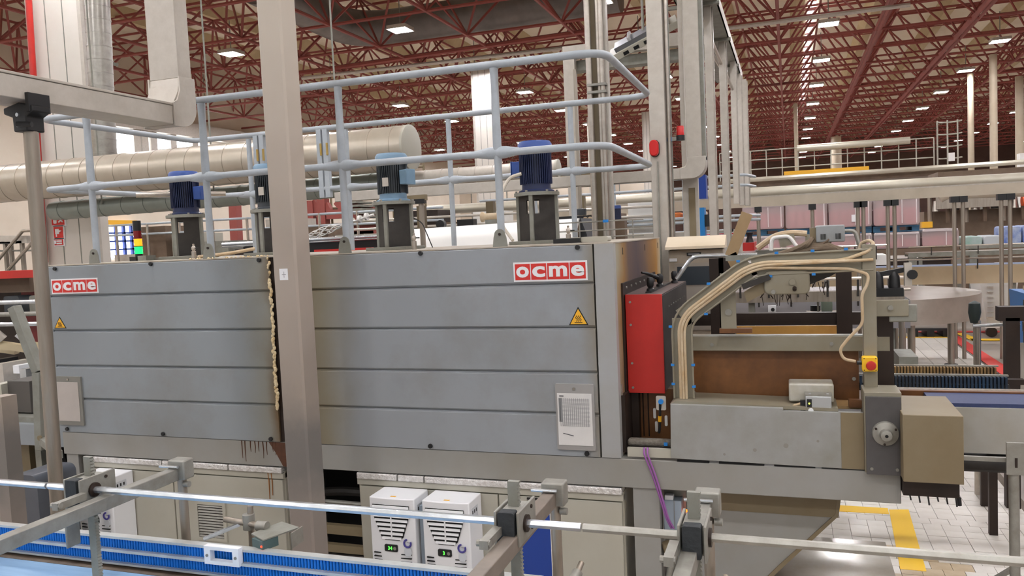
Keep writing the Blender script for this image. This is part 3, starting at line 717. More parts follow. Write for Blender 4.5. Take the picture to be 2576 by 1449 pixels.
# ---- guard railing around the tunnel roof
g = thing('guard_railing', 'pale blue-grey guard railing around the tunnel roof', 'railing', (-2.95, 5.1, 2.1))
YF, YB, XL, XR = 4.35, 5.9, -4.99, -.93
B().tube(bend([(-2.5, YB, 3.125), (XR, YB, 3.125), (XR, YF, 3.13), (-3.0, YF, 3.13)], .16), .0225, 12).obj('top_rail', rail, g)
B().tube(bend([(-3.0, YF, 3.13), (XL, YF, 3.13), (XL, YB, 3.13), (-2.5, YB, 3.125)], .10), .0225, 12).obj('top_rail', rail, g)
B().tube(bend([(-2.5, YB, 2.62), (XR, YB, 2.62), (XR, YF, 2.63), (-3.0, YF, 2.635)], .16), .021, 12).obj('mid_rail', rail, g)
B().tube(bend([(-3.0, YF, 2.635), (XL, YF, 2.635), (XL, YB, 2.63), (-2.5, YB, 2.62)], .06), .021, 12).obj('mid_rail', rail, g)
B().cyl((-4.72, 4.9, 2.60), (-4.25, 5.35, 2.60), .020).obj('mid_rail', pm('stainless_steel', (196, 188, 178)), g)
def foot(x, y):
    pts = [(x-.045, 2.097), (x+.045, 2.097), (x+.038, 2.15)] + [(x+.033*math.cos(a), 2.165+.033*math.sin(a)) for a in [PI*k/8 for k in range(9)]] + [(x-.038, 2.15)]
    f = B().prism(pts, 'Y', y-.030, y-.022).obj('foot_plate', galvd, g)
    B().cyl((x, y-.036, 2.168), (x, y-.029, 2.168), .008, n=8).obj('foot_bolt', rustd, f)
for x in (-4.572, -3.600, -2.580, -1.565):
    B().tube([(x, YF, 2.10), (x, YF, 2.60), (x, YF, 2.67), (x, YF, 3.02), (x, YF, 3.11)], [.0225, .0225, .026, .0225, .026], 12, sq=.8).obj('post', rail, g)
    foot(x, YF)
    for s in (-1, 1): B().tube([(x, YF, 2.633), (x+s*.05, YF, 2.633), (x+s*.13, YF, 2.633)], [.036, .034, .021], 10, sq=.7).obj('rail_joint', rail, g)
for x in (-4.41, -3.45, -2.525, -1.53):
    B().tube([(x, YB, 2.10), (x, YB, 3.10)], .0215, 12, sq=.8).obj('post', rail, g)
    for s in (-1, 1): B().tube([(x, YB, 2.622), (x+s*.05, YB, 2.622), (x+s*.13, YB, 2.622)], [.034, .032, .021], 10, sq=.7).obj('rail_joint', rail, g)
for x in (-4.33, -4.27, -3.70, -3.64):
    bx('gate_post', rail, g, x-.022, x+.022, YB-.02, YB+.02, 2.55, 3.13)
    B().cyl((x+.02, YB-.024, 2.9), (x+.02, YB-.024, 3.0), .010, n=8).obj('hinge', pm('brass', (188, 160, 96), metal=.7, rough=.35), g)

# ================================================================== steel pole in front of the tunnel
po = thing('steel_pole', 'tall square steel pole standing before the tunnel', 'pole', (-2.66, 3.88, 0))
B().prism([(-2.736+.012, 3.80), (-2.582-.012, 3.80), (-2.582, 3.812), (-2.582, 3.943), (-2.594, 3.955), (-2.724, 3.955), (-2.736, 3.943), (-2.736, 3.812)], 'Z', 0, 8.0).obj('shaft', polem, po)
bx('base_plate', polem, po, -2.80, -2.52, 3.74, 4.0, 0, .015)
st = bx('paper_tag', white, po, -2.692, -2.638, 3.7985, 3.80, 1.967, 2.031, label='small white tag with a plus mark')
cx, cz = -2.663, 1.998
bx('plus_mark', ink, st, cx-.013, cx+.013, 3.7978, 3.7985, cz-.0012, cz+.0012); bx('plus_mark', ink, st, cx-.0012, cx+.0012, 3.7978, 3.7985, cz-.017, cz+.017)

# ---- cable duct with elbow, carried by a round post
d = thing('cable_duct', 'galvanised cable duct dropping from above and turning forward at an elbow', 'cable duct', (-3.57, 4.0, 2.9))
B().box(-3.68, -3.46, 4.0, 4.11, 3.20, 8.0).obj('vertical_run', galv, d, bevel=.004)
bx('horizontal_run', galv, d, -3.68, -3.46, 1.6, 3.93, 2.915, 3.025, bevel=.004)
bx('cover_lip', galv, d, -3.685, -3.455, 1.6, 3.93, 3.026, 3.040, bevel=.003)
for s, x0 in ((0, -3.69), (1, -3.462)):
    out = [(3.93, 2.905), (4.0, 2.905)] + [(4.0+.125*math.sin(a), 3.03-.125*math.cos(a)) for a in [PI/2*k/8 for k in range(1, 9)]] + [(4.125, 3.21), (3.99, 3.21)]
    inn = [(3.99, 3.12), (3.96, 3.06), (3.93, 3.045)]
    B().prism(out+inn, 'X', x0, x0+.012).obj('elbow_cheek', galv, d, bevel=.002)
B().prism([(3.93, 2.91), (4.0, 2.91)] + [(4.0+.115*math.sin(a), 3.025-.115*math.cos(a)) for a in [PI/2*k/8 for k in range(1, 9)]] + [(4.115, 3.2), (4.0, 3.2), (3.985, 3.12), (3.95, 3.06), (3.93, 3.03)], 'X', -3.678, -3.462).obj('elbow', galv, d)
B().cyl((-3.56, 3.994, 3.14), (-3.56, 4.0, 3.14), .008, n=8).obj('rivet', rustd, d)
p = thing('clamp_post', 'round stainless post with a black clamp head under the cable duct', 'post', (-3.57, 3.0, 0))
B().tube([(-3.51, 3, 2.811), (-3.54, 3, 0.836), (-3.54, 3.0, 0.0)], .034, 18).obj('tube', steelb, p)
c_ = (-3.52, 3, 2.864)
B().prism([(c_[0]-.10, 2.89), (c_[0]-.10, 2.86), (c_[0]-.045, 2.84), (c_[0]-.042, 2.77), (c_[0]+.045, 2.77), (c_[0]+.045, 2.84), (c_[0]+.09, 2.86), (c_[0]+.09, 2.89), (c_[0], 2.91)], 'Y', 2.95, 3.05).obj('clamp_head', black, p, bevel=.006)
bx('clamp_jaw', black, p, -3.46, -3.44, 2.94, 3.06, 2.86, 2.95)
B().cyl((c_[0]+.02, 2.92, 2.80), (c_[0]+.09, 2.94, 2.795), .013, n=12).obj('clamp_knob', black, p)
for z_ in (2.85, 2.80): B().cyl((c_[0]-.005, 2.942, z_), (c_[0]-.005, 2.95, z_), .010, n=8).obj('bolt', chrome, p)
# bent flat bracket by the post
t = thing('bent_bracket', 'leaning bent grey flat bar left of the round post', 'bracket', (-3.93, 3.25, 1.101))
ctr = [(-4.029, 3.25, 1.891), (-3.888, 3.25, 1.533), (-3.913, 3.25, 1.102)]
B().bar(ctr[0], ctr[1], .05, .05, (0, 1, 0)).obj('upper_leg', galvd, t, bevel=.002)
B().bar(ctr[1], ctr[2], .05, .05, (0, 1, 0)).obj('lower_leg', galvd, t, bevel=.002)
B().bar((ctr[2][0], 3.25, ctr[2][2]+.05), (-3.521, 3.02, ctr[2][2]+.05), .03, .04).obj('mount_bar', galvd, t)
B().cyl((ctr[1][0]+.0, 3.215, ctr[1][2]-.36), (ctr[1][0], 3.225, ctr[1][2]-.36), .014, n=10).obj('bolt', khaki, t)

# ================================================================== exit end of the tunnel
# red hood with clamp knobs
h = thing('exit_hood', 'red sheet hood bolted to the stained end of the tunnel', 'hood', (-.79, 5.1, 1.23))
bx('front_plate', red, h, -.890, -.682, 4.500, 4.515, 1.228, 1.792, bevel=.002)
B().box(-.893, -.680, 4.516, 5.62, 1.235, 1.785).obj('body', soot, h, bevel=.003)
bx('top_plate', pm('dirty_top', (96, 76, 72), (70, 58, 56), scale=12, rough=.6), h, -.892, -.681, 4.517, 5.6, 1.786, 1.792)
bx('wall_flange', rustd, h, -.905, -.894, 4.47, 5.64, 1.20, 1.86)
for z_ in (1.75, 1.62, 1.40, 1.26): B().cyl((-.862, 4.494, z_), (-.862, 4.5, z_), .007, n=8).obj('bolt', zinc, h)
for k in range(7): B().cyl((-.894, 4.56+k*.15, 1.83), (-.887, 4.56+k*.15, 1.83), .007, n=8).obj('bolt', zinc, h)
for k in range(8): B().cyl((-.680, 4.75+k*.1, 1.70), (-.676, 4.75+k*.1, 1.70), .004, n=6).obj('rivet', zinc, h)
def clampknob(x, y, z, lever):
    B().lathe([(0, z), (.024, z), (.022, z+.012), (.013, z+.018), (.020, z+.030), (.022, z+.065), (.014, z+.078), (0, z+.08)], (x, y, 0), 14).obj('clamp_knob', black, h)
    if lever: B().tube([(x, y, z+.05), (x-.06, y-.08, z+.085), (x-.09, y-.12, z+.095)], [.016, .010, .007], 8).obj('clamp_lever', black, h)
bx('clamp_strip', black, h, -.79, -.755, 4.6, 5.4, 1.792, 1.800)
clampknob(-.77, 4.66, 1.80, False); clampknob(-.77, 5.02, 1.80, True); clampknob(-.73, 5.40, 1.795, False)
# rusty throat below the hood
t = thing('exit_throat', 'rust-brown oily plates in the throat under the red hood', 'machine part', (-.79, 4.6, .92))
bx('back_plate', rust, t, -.90, -.60, 4.62, 4.64, .92, 1.23)
bx('side_plate', rustd, t, -.905, -.885, 4.36, 4.62, .92, 1.24)
bx('inner_angle', rustd, t, -.885, -.845, 4.56, 4.62, .94, 1.23)
bx('chute_lip', cab, t, -.87, -.625, 4.31, 4.33, .912, .962)
bx('roller', pm('dusty_roller', (128, 122, 112), (100, 92, 82), scale=30, rough=.9, bump=.8), t, -.88, -.63, 4.36, 4.42, .955, .995, bevel=.015)
bx('blue_tip', bluecap, t, -.675, -.655, 4.35, 4.362, .968, .986)
for x_, z_ in ((-.765, 1.088), (-.757, 1.010), (-.700, 1.045)): B().rrect(x_-.006, x_+.010, z_-.03, z_+.03, .006, 'Y', 4.612, 4.62).obj('slot', pm('slot_painted_light', (236, 232, 226), rough=.3), t)  # white slot faces painted in for brightness showing through the holes
for k in range(3): B().tube([(-.86+k*.03, 4.618, 1.22), (-.86+k*.03, 4.618, .95)], .004, 5).obj('oil_streak', rustd, t)
t = thing('sensor', 'small photo sensor on a grey tab below the red hood', 'sensor', (-.69, 4.42, 1.15))
B().rrect(-.718, -.664, 1.155, 1.235, .008, 'Y', 4.40, 4.408).obj('tab', galv, t)
B().cyl((-.69, 4.385, 1.205), (-.69, 4.40, 1.205), .014, n=14).obj('eye', bluecap, t)
B().tube([(-.695, 4.395, 1.19), (-.70, 4.41, 1.13), (-.705, 4.42, 1.06), (-.712, 4.43, 1.02)], .007, 8).obj('lead', black, t)
B().cyl((-.70, 4.405, 1.12), (-.702, 4.41, 1.09), .010, n=8).obj('gland', yellowst, t)
tag(B().tube(bend([(-.775, 4.31, .965), (-.775, 4.285, .94), (-.725, 4.29, .80), (-.665, 4.292, .58), (-.645, 4.32, .52)], .06), .0055, 8).obj('purple_cable', purple), 'purple bus cable hanging down the beam, left strand', 'cable')
tag(B().tube(bend([(-.757, 4.31, .965), (-.757, 4.285, .94), (-.71, 4.288, .80), (-.655, 4.29, .58), (-.632, 4.32, .52)], .06), .0055, 8).obj('purple_cable', purple), 'purple bus cable hanging down the beam, right strand', 'cable')
t = thing('junction_box', 'pale blue-grey junction box in the opening under the beam', 'box', (-.645, 4.42, .5))
bx('case', pm('blue_grey_box', (152, 164, 176), rough=.45), t, -.695, -.595, 4.38, 4.46, .46, .655, bevel=.004)
bx('lid_seam', zinc, t, -.636, -.633, 4.378, 4.38, .46, .655); bx('clip', white, t, -.685, -.64, 4.385, 4.43, .655, .68)
B().cyl((-.575, 4.40, .58), (-.575, 4.40, .60), .010, n=8).obj('pilot_lamp', pm('orange_pilot', (255, 90, 20), emit=3), t); bx('lamp_base', yellowst, t, -.585, -.565, 4.39, 4.41, .55, .58)
bx('bracket', zinc, t, -.70, -.58, 4.46, 4.50, 0, .70)
t = thing('drain_funnel', 'small grimy funnel pipe under the junction box', 'pipe', (-.66, 4.35, .2))
B().lathe([(.018, .30), (.05, .40), (.05, .42), (0, .42)], (-.655, 4.36, 0), 14).obj('funnel', khaki, t); B().tube([(-.655, 4.36, .31), (-.675, 4.34, .22), (-.68, 4.34, 0)], .018, 10).obj('spout', zinc, t)

# covers along the exit conveyor
c = thing('conveyor_cover', 'long grey sheet cover along the exit conveyor', 'cover', (-.15, 4.35, .9))
B().prism([(-.632, .915), (.330, .902), (.330, 1.194), (.215, 1.196), (.215, 1.190), (-.05, 1.192), (-.05, 1.206), (-.625, 1.212)], 'Y', 4.30, 4.325).obj('front_sheet', pm('cover_grey', (160, 161, 160), (140, 138, 130), scale=5, rough=.45, amt=.6), c, bevel=.002)
B().prism([(-.632, 1.206), (.215, 1.19), (.215, 1.205), (-.60, 1.225)], 'Y', 4.325, 4.58).obj('top_sheet', oilgrey, c)
bx('oiled_end', khaki, c, .225, .331, 4.297, 4.30, .905, 1.192)
for k in range(4): B().lathe([(0, 0), (.007+.003*(k % 3), .0005), (0, .001)], (-.35+k*.155, 4.2995, .95+.03*((k*5) % 4)), 9, 'Y').obj('grease_spot', pm('grease_grey', (136, 134, 126), rough=.4), c)
for x_ in ((-.60, -.43), (-.38, -.15), (-.10, .10), (.13, .33)): bx('shadow_gap', darkvoid, c, x_[0], x_[1], 4.302, 4.32, .8985, .906)
# opening cover on the top and tilted pale lid
t = thing('gear_motor', 'small pale grey geared motor on the conveyor cover', 'motor', (.13, 4.40, 1.19))
bx('gearcase', pm('gear_grey', (196, 194, 186), (170, 162, 140), scale=9, rough=.45), t, -.02, .20, 4.40, 4.55, 1.22, 1.315, bevel=.008)
bx('drive_box', pm('alloy_grey', (178, 180, 180), rough=.4, metal=.3), t, .06, .185, 4.33, 4.42, 1.175, 1.265, bevel=.006)
bx('drive_lid', zinc, t, .058, .188, 4.335, 4.43, 1.265, 1.275); bx('drive_window', black, t, .067, .09, 4.327, 4.331, 1.205, 1.25)
B().cyl((.078, 4.325, 1.228), (.078, 4.328, 1.228), .004, n=8).obj('led', pm('yellow_led', (230, 255, 60), emit=4), t)
B().cyl((.085, 4.32, 1.192), (.085, 4.332, 1.192), .013, n=14).obj('cap_screw', white, t)
for k in range(2): bx('lid_screw', chrome, t, .075+k*.085, .088+k*.085, 4.337, 4.345, 1.268, 1.28)
for k, (dx, dz) in enumerate(((0, 0), (.015, -.035))): B().tube(bend([(.06, 4.37, 1.225+dz), (.02, 4.36, 1.215+dz), (-.06+dx, 4.36, 1.175)], .05), .007, 8).obj('lead', cable, t)
bx('gland', black, t, .035, .06, 4.355, 4.385, 1.18, 1.235)

# dark bearing plate and stained end box
t = thing('bearing_plate', 'dark grey bearing plate with a round flange on the exit conveyor', 'machine part', (.42, 4.35, .9))
B().box(.337, .497, 4.25, 4.262, .895, 1.285).obj('plate', pm('dark_plate', (88, 86, 86), (74, 70, 70), scale=6, rough=.5), t, bevel=.002)
B().box(.332, .500, 4.262, 4.46, .90, 1.305).obj('housing', oilgrey, t, bevel=.003)
B().lathe([(0, -.062), (.016, -.062), (.026, -.058), (.030, -.030), (.044, -.022), (.058, -.016), (.061, 0), (0, 0)], (.424, 4.25, 1.105), 26, 'Y').obj('flange', zinc, t)
B().cyl((.424, 4.186, 1.105), (.424, 4.190, 1.105), .008, n=10).obj('shaft_bore', darkvoid, t)
for a in (.5, 2.6, 4.6): B().cyl((.424+.051*math.cos(a), 4.226, 1.105+.051*math.sin(a)), (.424+.051*math.cos(a), 4.236, 1.105+.051*math.sin(a)), .006, n=8).obj('flange_bolt', rustd, t)
for x_ in (.36, .475): B().cyl((x_, 4.244, .925), (x_, 4.25, .925), .008, n=8).obj('bolt', zinc, t)
t = thing('end_box', 'khaki-stained sheet box at the end of the exit conveyor', 'cover', (.62, 4.35, .9))
B().prism([(4.15, .897), (4.15, 1.222), (4.60, 1.225), (4.60, .897)], 'X', .490, .747).obj('shell', khaki, t, bevel=.003)
bx('skirt', rustd, t, .50, .745, 4.25, 4.55, .80, .897)
for k in range(6): B().tube([(.53+k*.04, 4.26, .80), (.535+k*.04, 4.26, .775-.01*(k % 3))], .004, 5).obj('hanging_fibre', black, t)

# outfeed conveyor running out of the frame
t = thing('outfeed_conveyor', 'grey outfeed conveyor with a dark blue belt at the right edge', 'conveyor', (1.4, 5.0, 0))
bx('side_plate', pm('outfeed_side', (172, 172, 168), (150, 142, 124), scale=2.5, rough=.5, amt=.8), t, .747, 2.4, 4.70, 4.72, .905, 1.145)
bx('top_edge', rust, t, .50, 2.4, 5.00, 5.03, 1.13, 1.174)
bx('belt', pm('dark_blue_belt', (52, 64, 104), (44, 54, 92), scale=60, rough=.6), t, .70, 2.4, 4.72, 5.0, 1.13, 1.165)
bx('under_beam', soot, t, .745, 2.4, 4.72, 4.80, .80, .86)
B().cyl((.75, 4.76, .84), (2.4, 4.76, .84), .05, n=14).obj('drive_tube', soot, t)
bx('black_bracket', black, t, .96, 1.20, 4.75, 4.95, .88, .91); 
bx('leg', zinc, t, 1.20, 1.245, 4.9, 4.96, 0, .85); bx('leg', zinc, t, 2.2, 2.25, 4.9, 4.96, 0, .85)
B().bar((1.21, 4.93, .45), (2.2, 4.93, .40), .04, .03).obj('cross_bar', zinc, t); B().bar((1.21, 4.93, .28), (.92, 4.93, .05), .03, .02).obj('brace', zinc, t)
B().tube([(.77, 4.45, .885), (.775, 4.45, .80), (.775, 4.45, .74)], .005, 6).obj('loose_lead', black, t); B().cyl((.775, 4.45, .74), (.778, 4.45, .70), .012, n=8).obj('lead_plug', black, t)
t = thing('rail_stand', 'tubular stand with slotted bracket at the lower right edge', 'stand', (.96, 4.2, 0))
B().cyl((.965, 4.2, 0), (.96, 4.2, .96), .022, n=14).obj('tube', zinc, t); bx('slotted_bracket', zinc, t, .925, 1.0, 4.17, 4.185, .95, 1.10); bx('slot', rustd, t, .958, .968, 4.166, 4.172, .985, 1.03)
bx('clamp_bar', zinc, t, .75, .96, 4.2, 4.22, 1.0, 1.02); bx('foot_plate', black, t, .80, 1.12, 4.10, 4.3, .20, .24); B().cyl((.83, 4.2, .13), (.83, 4.2, .2), .012, n=8).obj('levelling_foot', black, t); B().cyl((.83, 4.2, .11), (.83, 4.2, .135), .035, n=14).obj('foot_pad', black, t)

# hopper under the beam
t = thing('hopper_skirt', 'sloping grey sheet hopper hung under the beam', 'hopper', (-.2, 4.8, .1))
B().prism([(-.545, .735), (.215, .735), (.205, .60), (-.10, .28), (-.33, .02), (-.545, .02)], 'Y', 4.50, 4.512).obj('front_sheet', beamgrey, t)
B().prism([(.215, .735), (.235, .735), (.215, .59), (-.09, .265), (-.31, .02), (-.335, .02), (-.105, .28), (.20, .60)], 'Y', 4.49, 5.5).obj('side_fold', khaki, t)
bx('upper_band', khaki, t, -.545, .215, 4.492, 4.499, .58, .735)

# ---- upper frame around the exit conveyor
t = thing('exit_guide_rig', 'grimy steel frame and guide plates over the exit conveyor', 'machine frame', (-.1, 4.9, 1.2))
bx('front_rail', oilgrey, t, -.565, .485, 4.55, 4.60, 1.465, 1.545, bevel=.003)
bx('rail_top', pm('worn_pale_rail', (176, 182, 180), (150, 140, 120), scale=6, rough=.4), t, -.56, .40, 4.552, 4.60, 1.545, 1.552)
bx('guide_plate', rust, t, -.60, .335, 4.60, 4.612, 1.19, 1.468)
bx('guide_foot', pm('tan_light', (196, 164, 116), (170, 132, 84), scale=5, rough=.5), t, -.62, .33, 4.44, 4.60, 1.18, 1.195)
bx('post', oilgrey, t, .345, .408, 4.40, 4.46, 1.29, 2.03, bevel=.003)
bx('post', rustd, t, .425, .50, 4.55, 4.63, 1.20, 1.68)
bx('rear_beam', rustd, t, -.64, .42, 5.40, 5.46, 1.505, 1.583)
bx('rear_rail', tan, t, -0.398, 0.36, 6.3, 6.32, 1.325, 1.391)
bx('rear_rail', tan, t, -0.606, -0.54, 6.3, 6.32, 1.327, 1.389)
for x_ in (-.50, -.44, .27): bx('rear_post', rustd, t, x_, x_+.09, 5.38, 5.42, 1.2, 1.95)
bx('front_hanger', oilgrey, t, -.36, -.28, 4.46, 4.475, 1.60, 1.90); B().cyl((-.32, 4.452, 1.69), (-.32, 4.46, 1.69), .018, n=14).obj('hanger_bolt', zinc, t)
bx('hanger_foot', rust, t, -.37, -.20, 4.46, 4.5, 1.575, 1.60)
bx('side_arm', oilgrey, t, .36, .56, 4.44, 4.455, 1.66, 1.745, bevel=.004); B().cyl((.475, 4.425, 1.705), (.475, 4.44, 1.705), .013, n=10).obj('arm_bolt', zinc, t)
bx('arm_plate', galvd, t, .47, .60, 4.45, 4.462, 1.63, 1.72, bevel=.015)
for x_, z_ in ((-.42, 1.50), (.20, 1.505), (-.53, 1.215), (.31, 1.31)): B().cyl((x_, 4.544 if z_ > 1.4 else 4.594, z_), (x_, 4.55 if z_ > 1.4 else 4.60, z_), .010, n=10).obj('bolt', zinc, t)
bx('pad_block', rust, t, .27, .34, 4.40, 4.44, 1.196, 1.235)
bx('inner_cover', oilgrey, t, .41, .50, 4.60, 4.63, 1.45, 1.56)
# emergency stop
e = thing('emergency_stop', 'yellow emergency stop box with red mushroom button', 'emergency stop', (.369, 4.38, 1.39))
B().rrect(.333, .404, 1.392, 1.467, .008, 'Y', 4.35, 4.398).obj('box', yellow, e, bevel=.004)
B().lathe([(0, -.034), (.020, -.032), (.024, -.022), (.020, -.012), (.012, -.010), (.012, 0), (0, 0)], (.372, 4.35, 1.426), 20, 'Y').obj('button', red, e)
for sx in (.342, .396):
    for sz in (1.40, 1.459): B().cyl((sx, 4.347, sz), (sx, 4.351, sz), .003, n=6).obj('screw', black, e)
B().cyl((.31, 4.375, 1.433), (.333, 4.375, 1.433), .010, n=10).obj('gland', black, e)

# cable tray with cables climbing over the exit
t = thing('cable_tray', 'angled steel cable tray climbing over the exit conveyor', 'cable tray', (-.2, 4.4, 1.2))
TP = [(-0.564, 4.42, 1.225), (-0.565, 4.42, 1.665), (-0.193, 4.42, 1.941), (0.395, 4.42, 1.954)]
for a_, b_ in zip(TP[:-1], TP[1:]): B().bar(a_, b_, .105, .012, (0, 1, 0)).obj('tray_sheet', oilgrey, t)
t.children  # tray sheets lie in one vertical plane
def offs(pts, d):
    out = []
    for i, p in enumerate(pts):
        a = Vector(pts[max(i-1, 0)]); b = Vector(pts[min(i+1, len(pts)-1)]); tv = (b-a).normalized(); n = Vector((-tv.z, 0, tv.x)).normalized()
        out.append(Vector(p)+n*d)
    return out
bd = bend(TP, .09)
for d_ in (-.052, .052): B().tube([v+Vector((0, -.018, 0)) for v in offs(bd, d_)], .006, 6).obj('tray_lip', oilgrey, t)
for k, d_ in enumerate((-.015, .0, .014)):
    pts = [v+Vector((0, -.03-.004*(k == 1), 0)) for v in offs(bd, d_)]
    if k == 2:
        pts = pts[:-1] + [Vector((0.254, 4.4, 1.954)), Vector((0.376, 4.4, 1.996)), Vector((0.405, 4.42, 2.034)), Vector((0.382, 4.46, 2.051)), Vector((0.347, 4.5, 2.035)), Vector((0.341, 4.5, 1.994))]; pts = bend(pts, .05)
    if k == 0:
        pts = pts[:-1] + [Vector((0.291, 4.4, 1.91)), Vector((0.372, 4.38, 1.881)), Vector((0.365, 4.37, 1.832)), Vector((0.338, 4.37, 1.782)), Vector((0.34, 4.37, 1.631)), Vector((0.274, 4.37, 1.561)), Vector((0.229, 4.37, 1.5)), Vector((0.247, 4.37, 1.451)), Vector((0.304, 4.376, 1.44))]; pts = bend(pts, .03)
    B().tube(pts, .0078 if k < 2 else .009, 8).obj('cable', cable, t, label='grubby beige cable')
for px_, d_ in ((.30, .06), (.42, -.06), (.50, .06), (.60, -.06), (.64, .06), (.74, .06), (.72, -.06), (.84, .06), (.84, -.06), (.93, .06), (.06, .055), (.14, -.055), (.14, .055), (.05, -.055)):
    L_ = offs(bd, d_); q = L_[min(int(px_*(len(L_)-1)), len(L_)-1)]
    i_ = min(int(px_*3), 2); f_ = px_*3-i_; base = Vector(TP[i_])*(1-f_)+Vector(TP[i_+1])*f_
    tv = (Vector(TP[i_+1])-Vector(TP[i_])).normalized(); n_ = Vector((-tv.z, 0, tv.x)); q = base+n_*d_
    B().box(q.x-.009, q.x+.009, 4.392, 4.41, q.z-.006, q.z+.006).obj('blue_clip', bluecap, t)
# enclosure slung under the tray
t = thing('sensor_enclosure', 'tilted grimy drive head slung under the cable tray', 'enclosure', (-.05, 4.5, 1.8))
B().rrect(-.13, .095, 1.785, 1.91, .03, 'Y', 4.40, 4.52).obj('body', oilgrey, t, bevel=.006)
B().prism([(-.235, 1.80), (-.10, 1.88), (-.08, 1.82), (-.22, 1.745)], 'Y', 4.42, 4.50).obj('arm', khaki, t)
B().bar((-.24, 4.40, 1.83), (-.10, 4.40, 1.88), .03, .03).obj('air_cylinder', soot, t)
B().cyl((-.085, 4.392, 1.80), (-.085, 4.40, 1.80), .012, n=12).obj('eyelet', zinc, t); B().cyl((.01, 4.39, 1.85), (.01, 4.40, 1.85), .016, n=12).obj('cap', oilgrey, t); B().cyl((.02, 4.385, 1.81), (.02, 4.40, 1.82), .010, n=8).obj('plug', rustd, t)
B().prism([(.09, 1.89), (.25, 1.90), (.20, 1.87), (.10, 1.83)], 'Y', 4.48, 4.56).obj('hood', soot, t)
bb = B()
for k in range(26):
    x_ = random.uniform(-.15, .20); z_ = 1.84 if x_ > .1 else 1.785
    bb.tube([(x_, 4.5, z_), (x_+random.uniform(-.02, .02), 4.5, z_-random.uniform(.02, .07))], .0025, 4)
bb.obj('oily_fluff', rustd, t, kind='stuff')
# dusty hose heap and terminal box on top
t = thing('dusty_hoses', 'heap of dusty hoses on top of the cable tray', 'hoses', (.1, 4.6, 1.98))
for k in range(6):
    z_ = 1.985+.012*k
    B().tube(bend([(-.22+.05*k, 4.52+.02*k, 1.975), (-.05+.03*k, 4.55, z_), (.12, 4.58+.01*k, z_+.03), (.30-.01*k, 4.56, 2.0)], .1), .014, 7).obj('hose', pm('dusty_hose', (124, 108, 90), (96, 80, 64), scale=14, rough=.8), t)
B().tube([(.10, 4.6, 1.99), (.20, 4.6, 2.06)], .022, 8).obj('elbow', brown, t)
bx('channel', galvd, t, -.33, .34, 4.50, 4.52, 1.965, 1.995)
t = thing('terminal_box', 'grey terminal box with vent slots above the dusty hoses', 'box', (.2, 4.62, 2.05))
bx('case', pm('terminal_grey', (158, 162, 164), (140, 140, 138), scale=5, rough=.5), t, .135, .278, 4.58, 4.68, 2.045, 2.135, bevel=.006)
bx('side_panel', khaki, t, .105, .135, 4.6, 4.68, 2.055, 2.125)
for k in range(5):
    for x0 in (.158, .232): bx('vent_slot', darkvoid, t, x0+k*.006, x0+k*.006+.003, 4.578, 4.581, 2.06, 2.09)
B().tube(bend([(.278, 4.63, 2.10), (.33, 4.63, 2.10), (.35, 4.62, 2.02)], .03), .010, 8).obj('hose', zinc, t)
# leaning bent plate, brown
t = thing('bent_guard', 'tan bent flat guard plate rising left of the hoses', 'guard', (-0.286, 4.6, 1.919))
B().bar((-0.215, 4.6, 2.221), (-0.31, 4.6, 1.987), .062, .012, (0, 1, 0)).obj('upper_plate', pm('tan_flat', (166, 140, 104), (150, 122, 86), scale=6, rough=.5), t); B().bar((-0.309, 4.6, 1.998), (-0.261, 4.6, 1.89), .062, .012, (0, 1, 0)).obj('lower_plate', pm('tan_flat', (166, 140, 104)), t)
tag(B().tube(bend([(-0.65, 4.9, 1.85), (-0.551, 4.9, 1.984), (-0.179, 4.9, 1.982)], .04), .013, 10).obj('guide_rod', chrome), 'bent polished guide rod above the red hood', 'rod')
# helper rail block right of the e-stop post: black clamps
t = thing('clamp_block', 'black rail clamps on the arm right of the post', 'clamp', (.5, 4.7, 1.75))
bx('base', black, t, .42, .56, 4.62, 4.72, 1.745, 1.79)
for x_ in (.44, .52): B().lathe([(0, 1.79), (.03, 1.79), (.026, 1.85), (.012, 1.875), (0, 1.88)], (x_, 4.66, 0), 12).obj('knob', black, t)
B().bar((.44, 4.66, 1.86), (.58, 4.66, 1.885), .02, .025).obj('lever', black, t)
bx('sensor_head', galv, t, .565, .60, 4.62, 4.66, 1.80, 1.92); B().cyl((.60, 4.60, 1.86), (.60, 4.62, 1.86), .025, n=14).obj('sensor_eye', black, t)

# toothed transfer combs beyond the end box
def comb(x0, x1, y, z, h, m1, m2, label):
    t = thing('transfer_comb', label, 'conveyor', ((x0+x1)/2, y, z))
    bx('bar', m2, t, x0, x1, y, y+.05, z, z+h*.5)
    bb = B(); n = int((x1-x0)/.022)
    for k in range(n): bb.box(x0+k*.022, x0+k*.022+.013, y-.02, y+.05, z+h*.1, z+h)
    bb.obj('teeth', m1, t, kind='stuff')
    for u_ in (x1-.12,): bx('support', rustd, t, u_, u_+.05, y+.01, y+.05, 0, z)
    bx('top_strip', zinc, t, x0, x1, y+.02, y+.045, z+h, z+h+.01)
comb(.55, 1.42, 6.6, 0.952, .09, pm('comb_brown', (150, 120, 72), (86, 62, 38), scale=8, rough=.5), rustd, 'brown toothed transfer comb, rearmost of the two')
comb(.42, 1.35, 6.0, 0.974, .105, pm('blue_black_teeth', (30, 36, 44), (24, 56, 84), scale=5, rough=.4), soot, 'blue-black toothed transfer comb, nearer of the two')
tag(bx('transfer_bar', rustd, None, .5, 1.5, 6.25, 6.32, 0.981, 1.015), 'dark flat bar between the toothed combs', 'bar')
tag(bx('belt_edge', pm('mesh_edge', (150, 140, 128), (96, 84, 70), scale=60, rough=.6), None, .45, 1.5, 5.5, 5.56, 1.012, 1.084), 'brown belt edge rail before the toothed combs', 'rail')

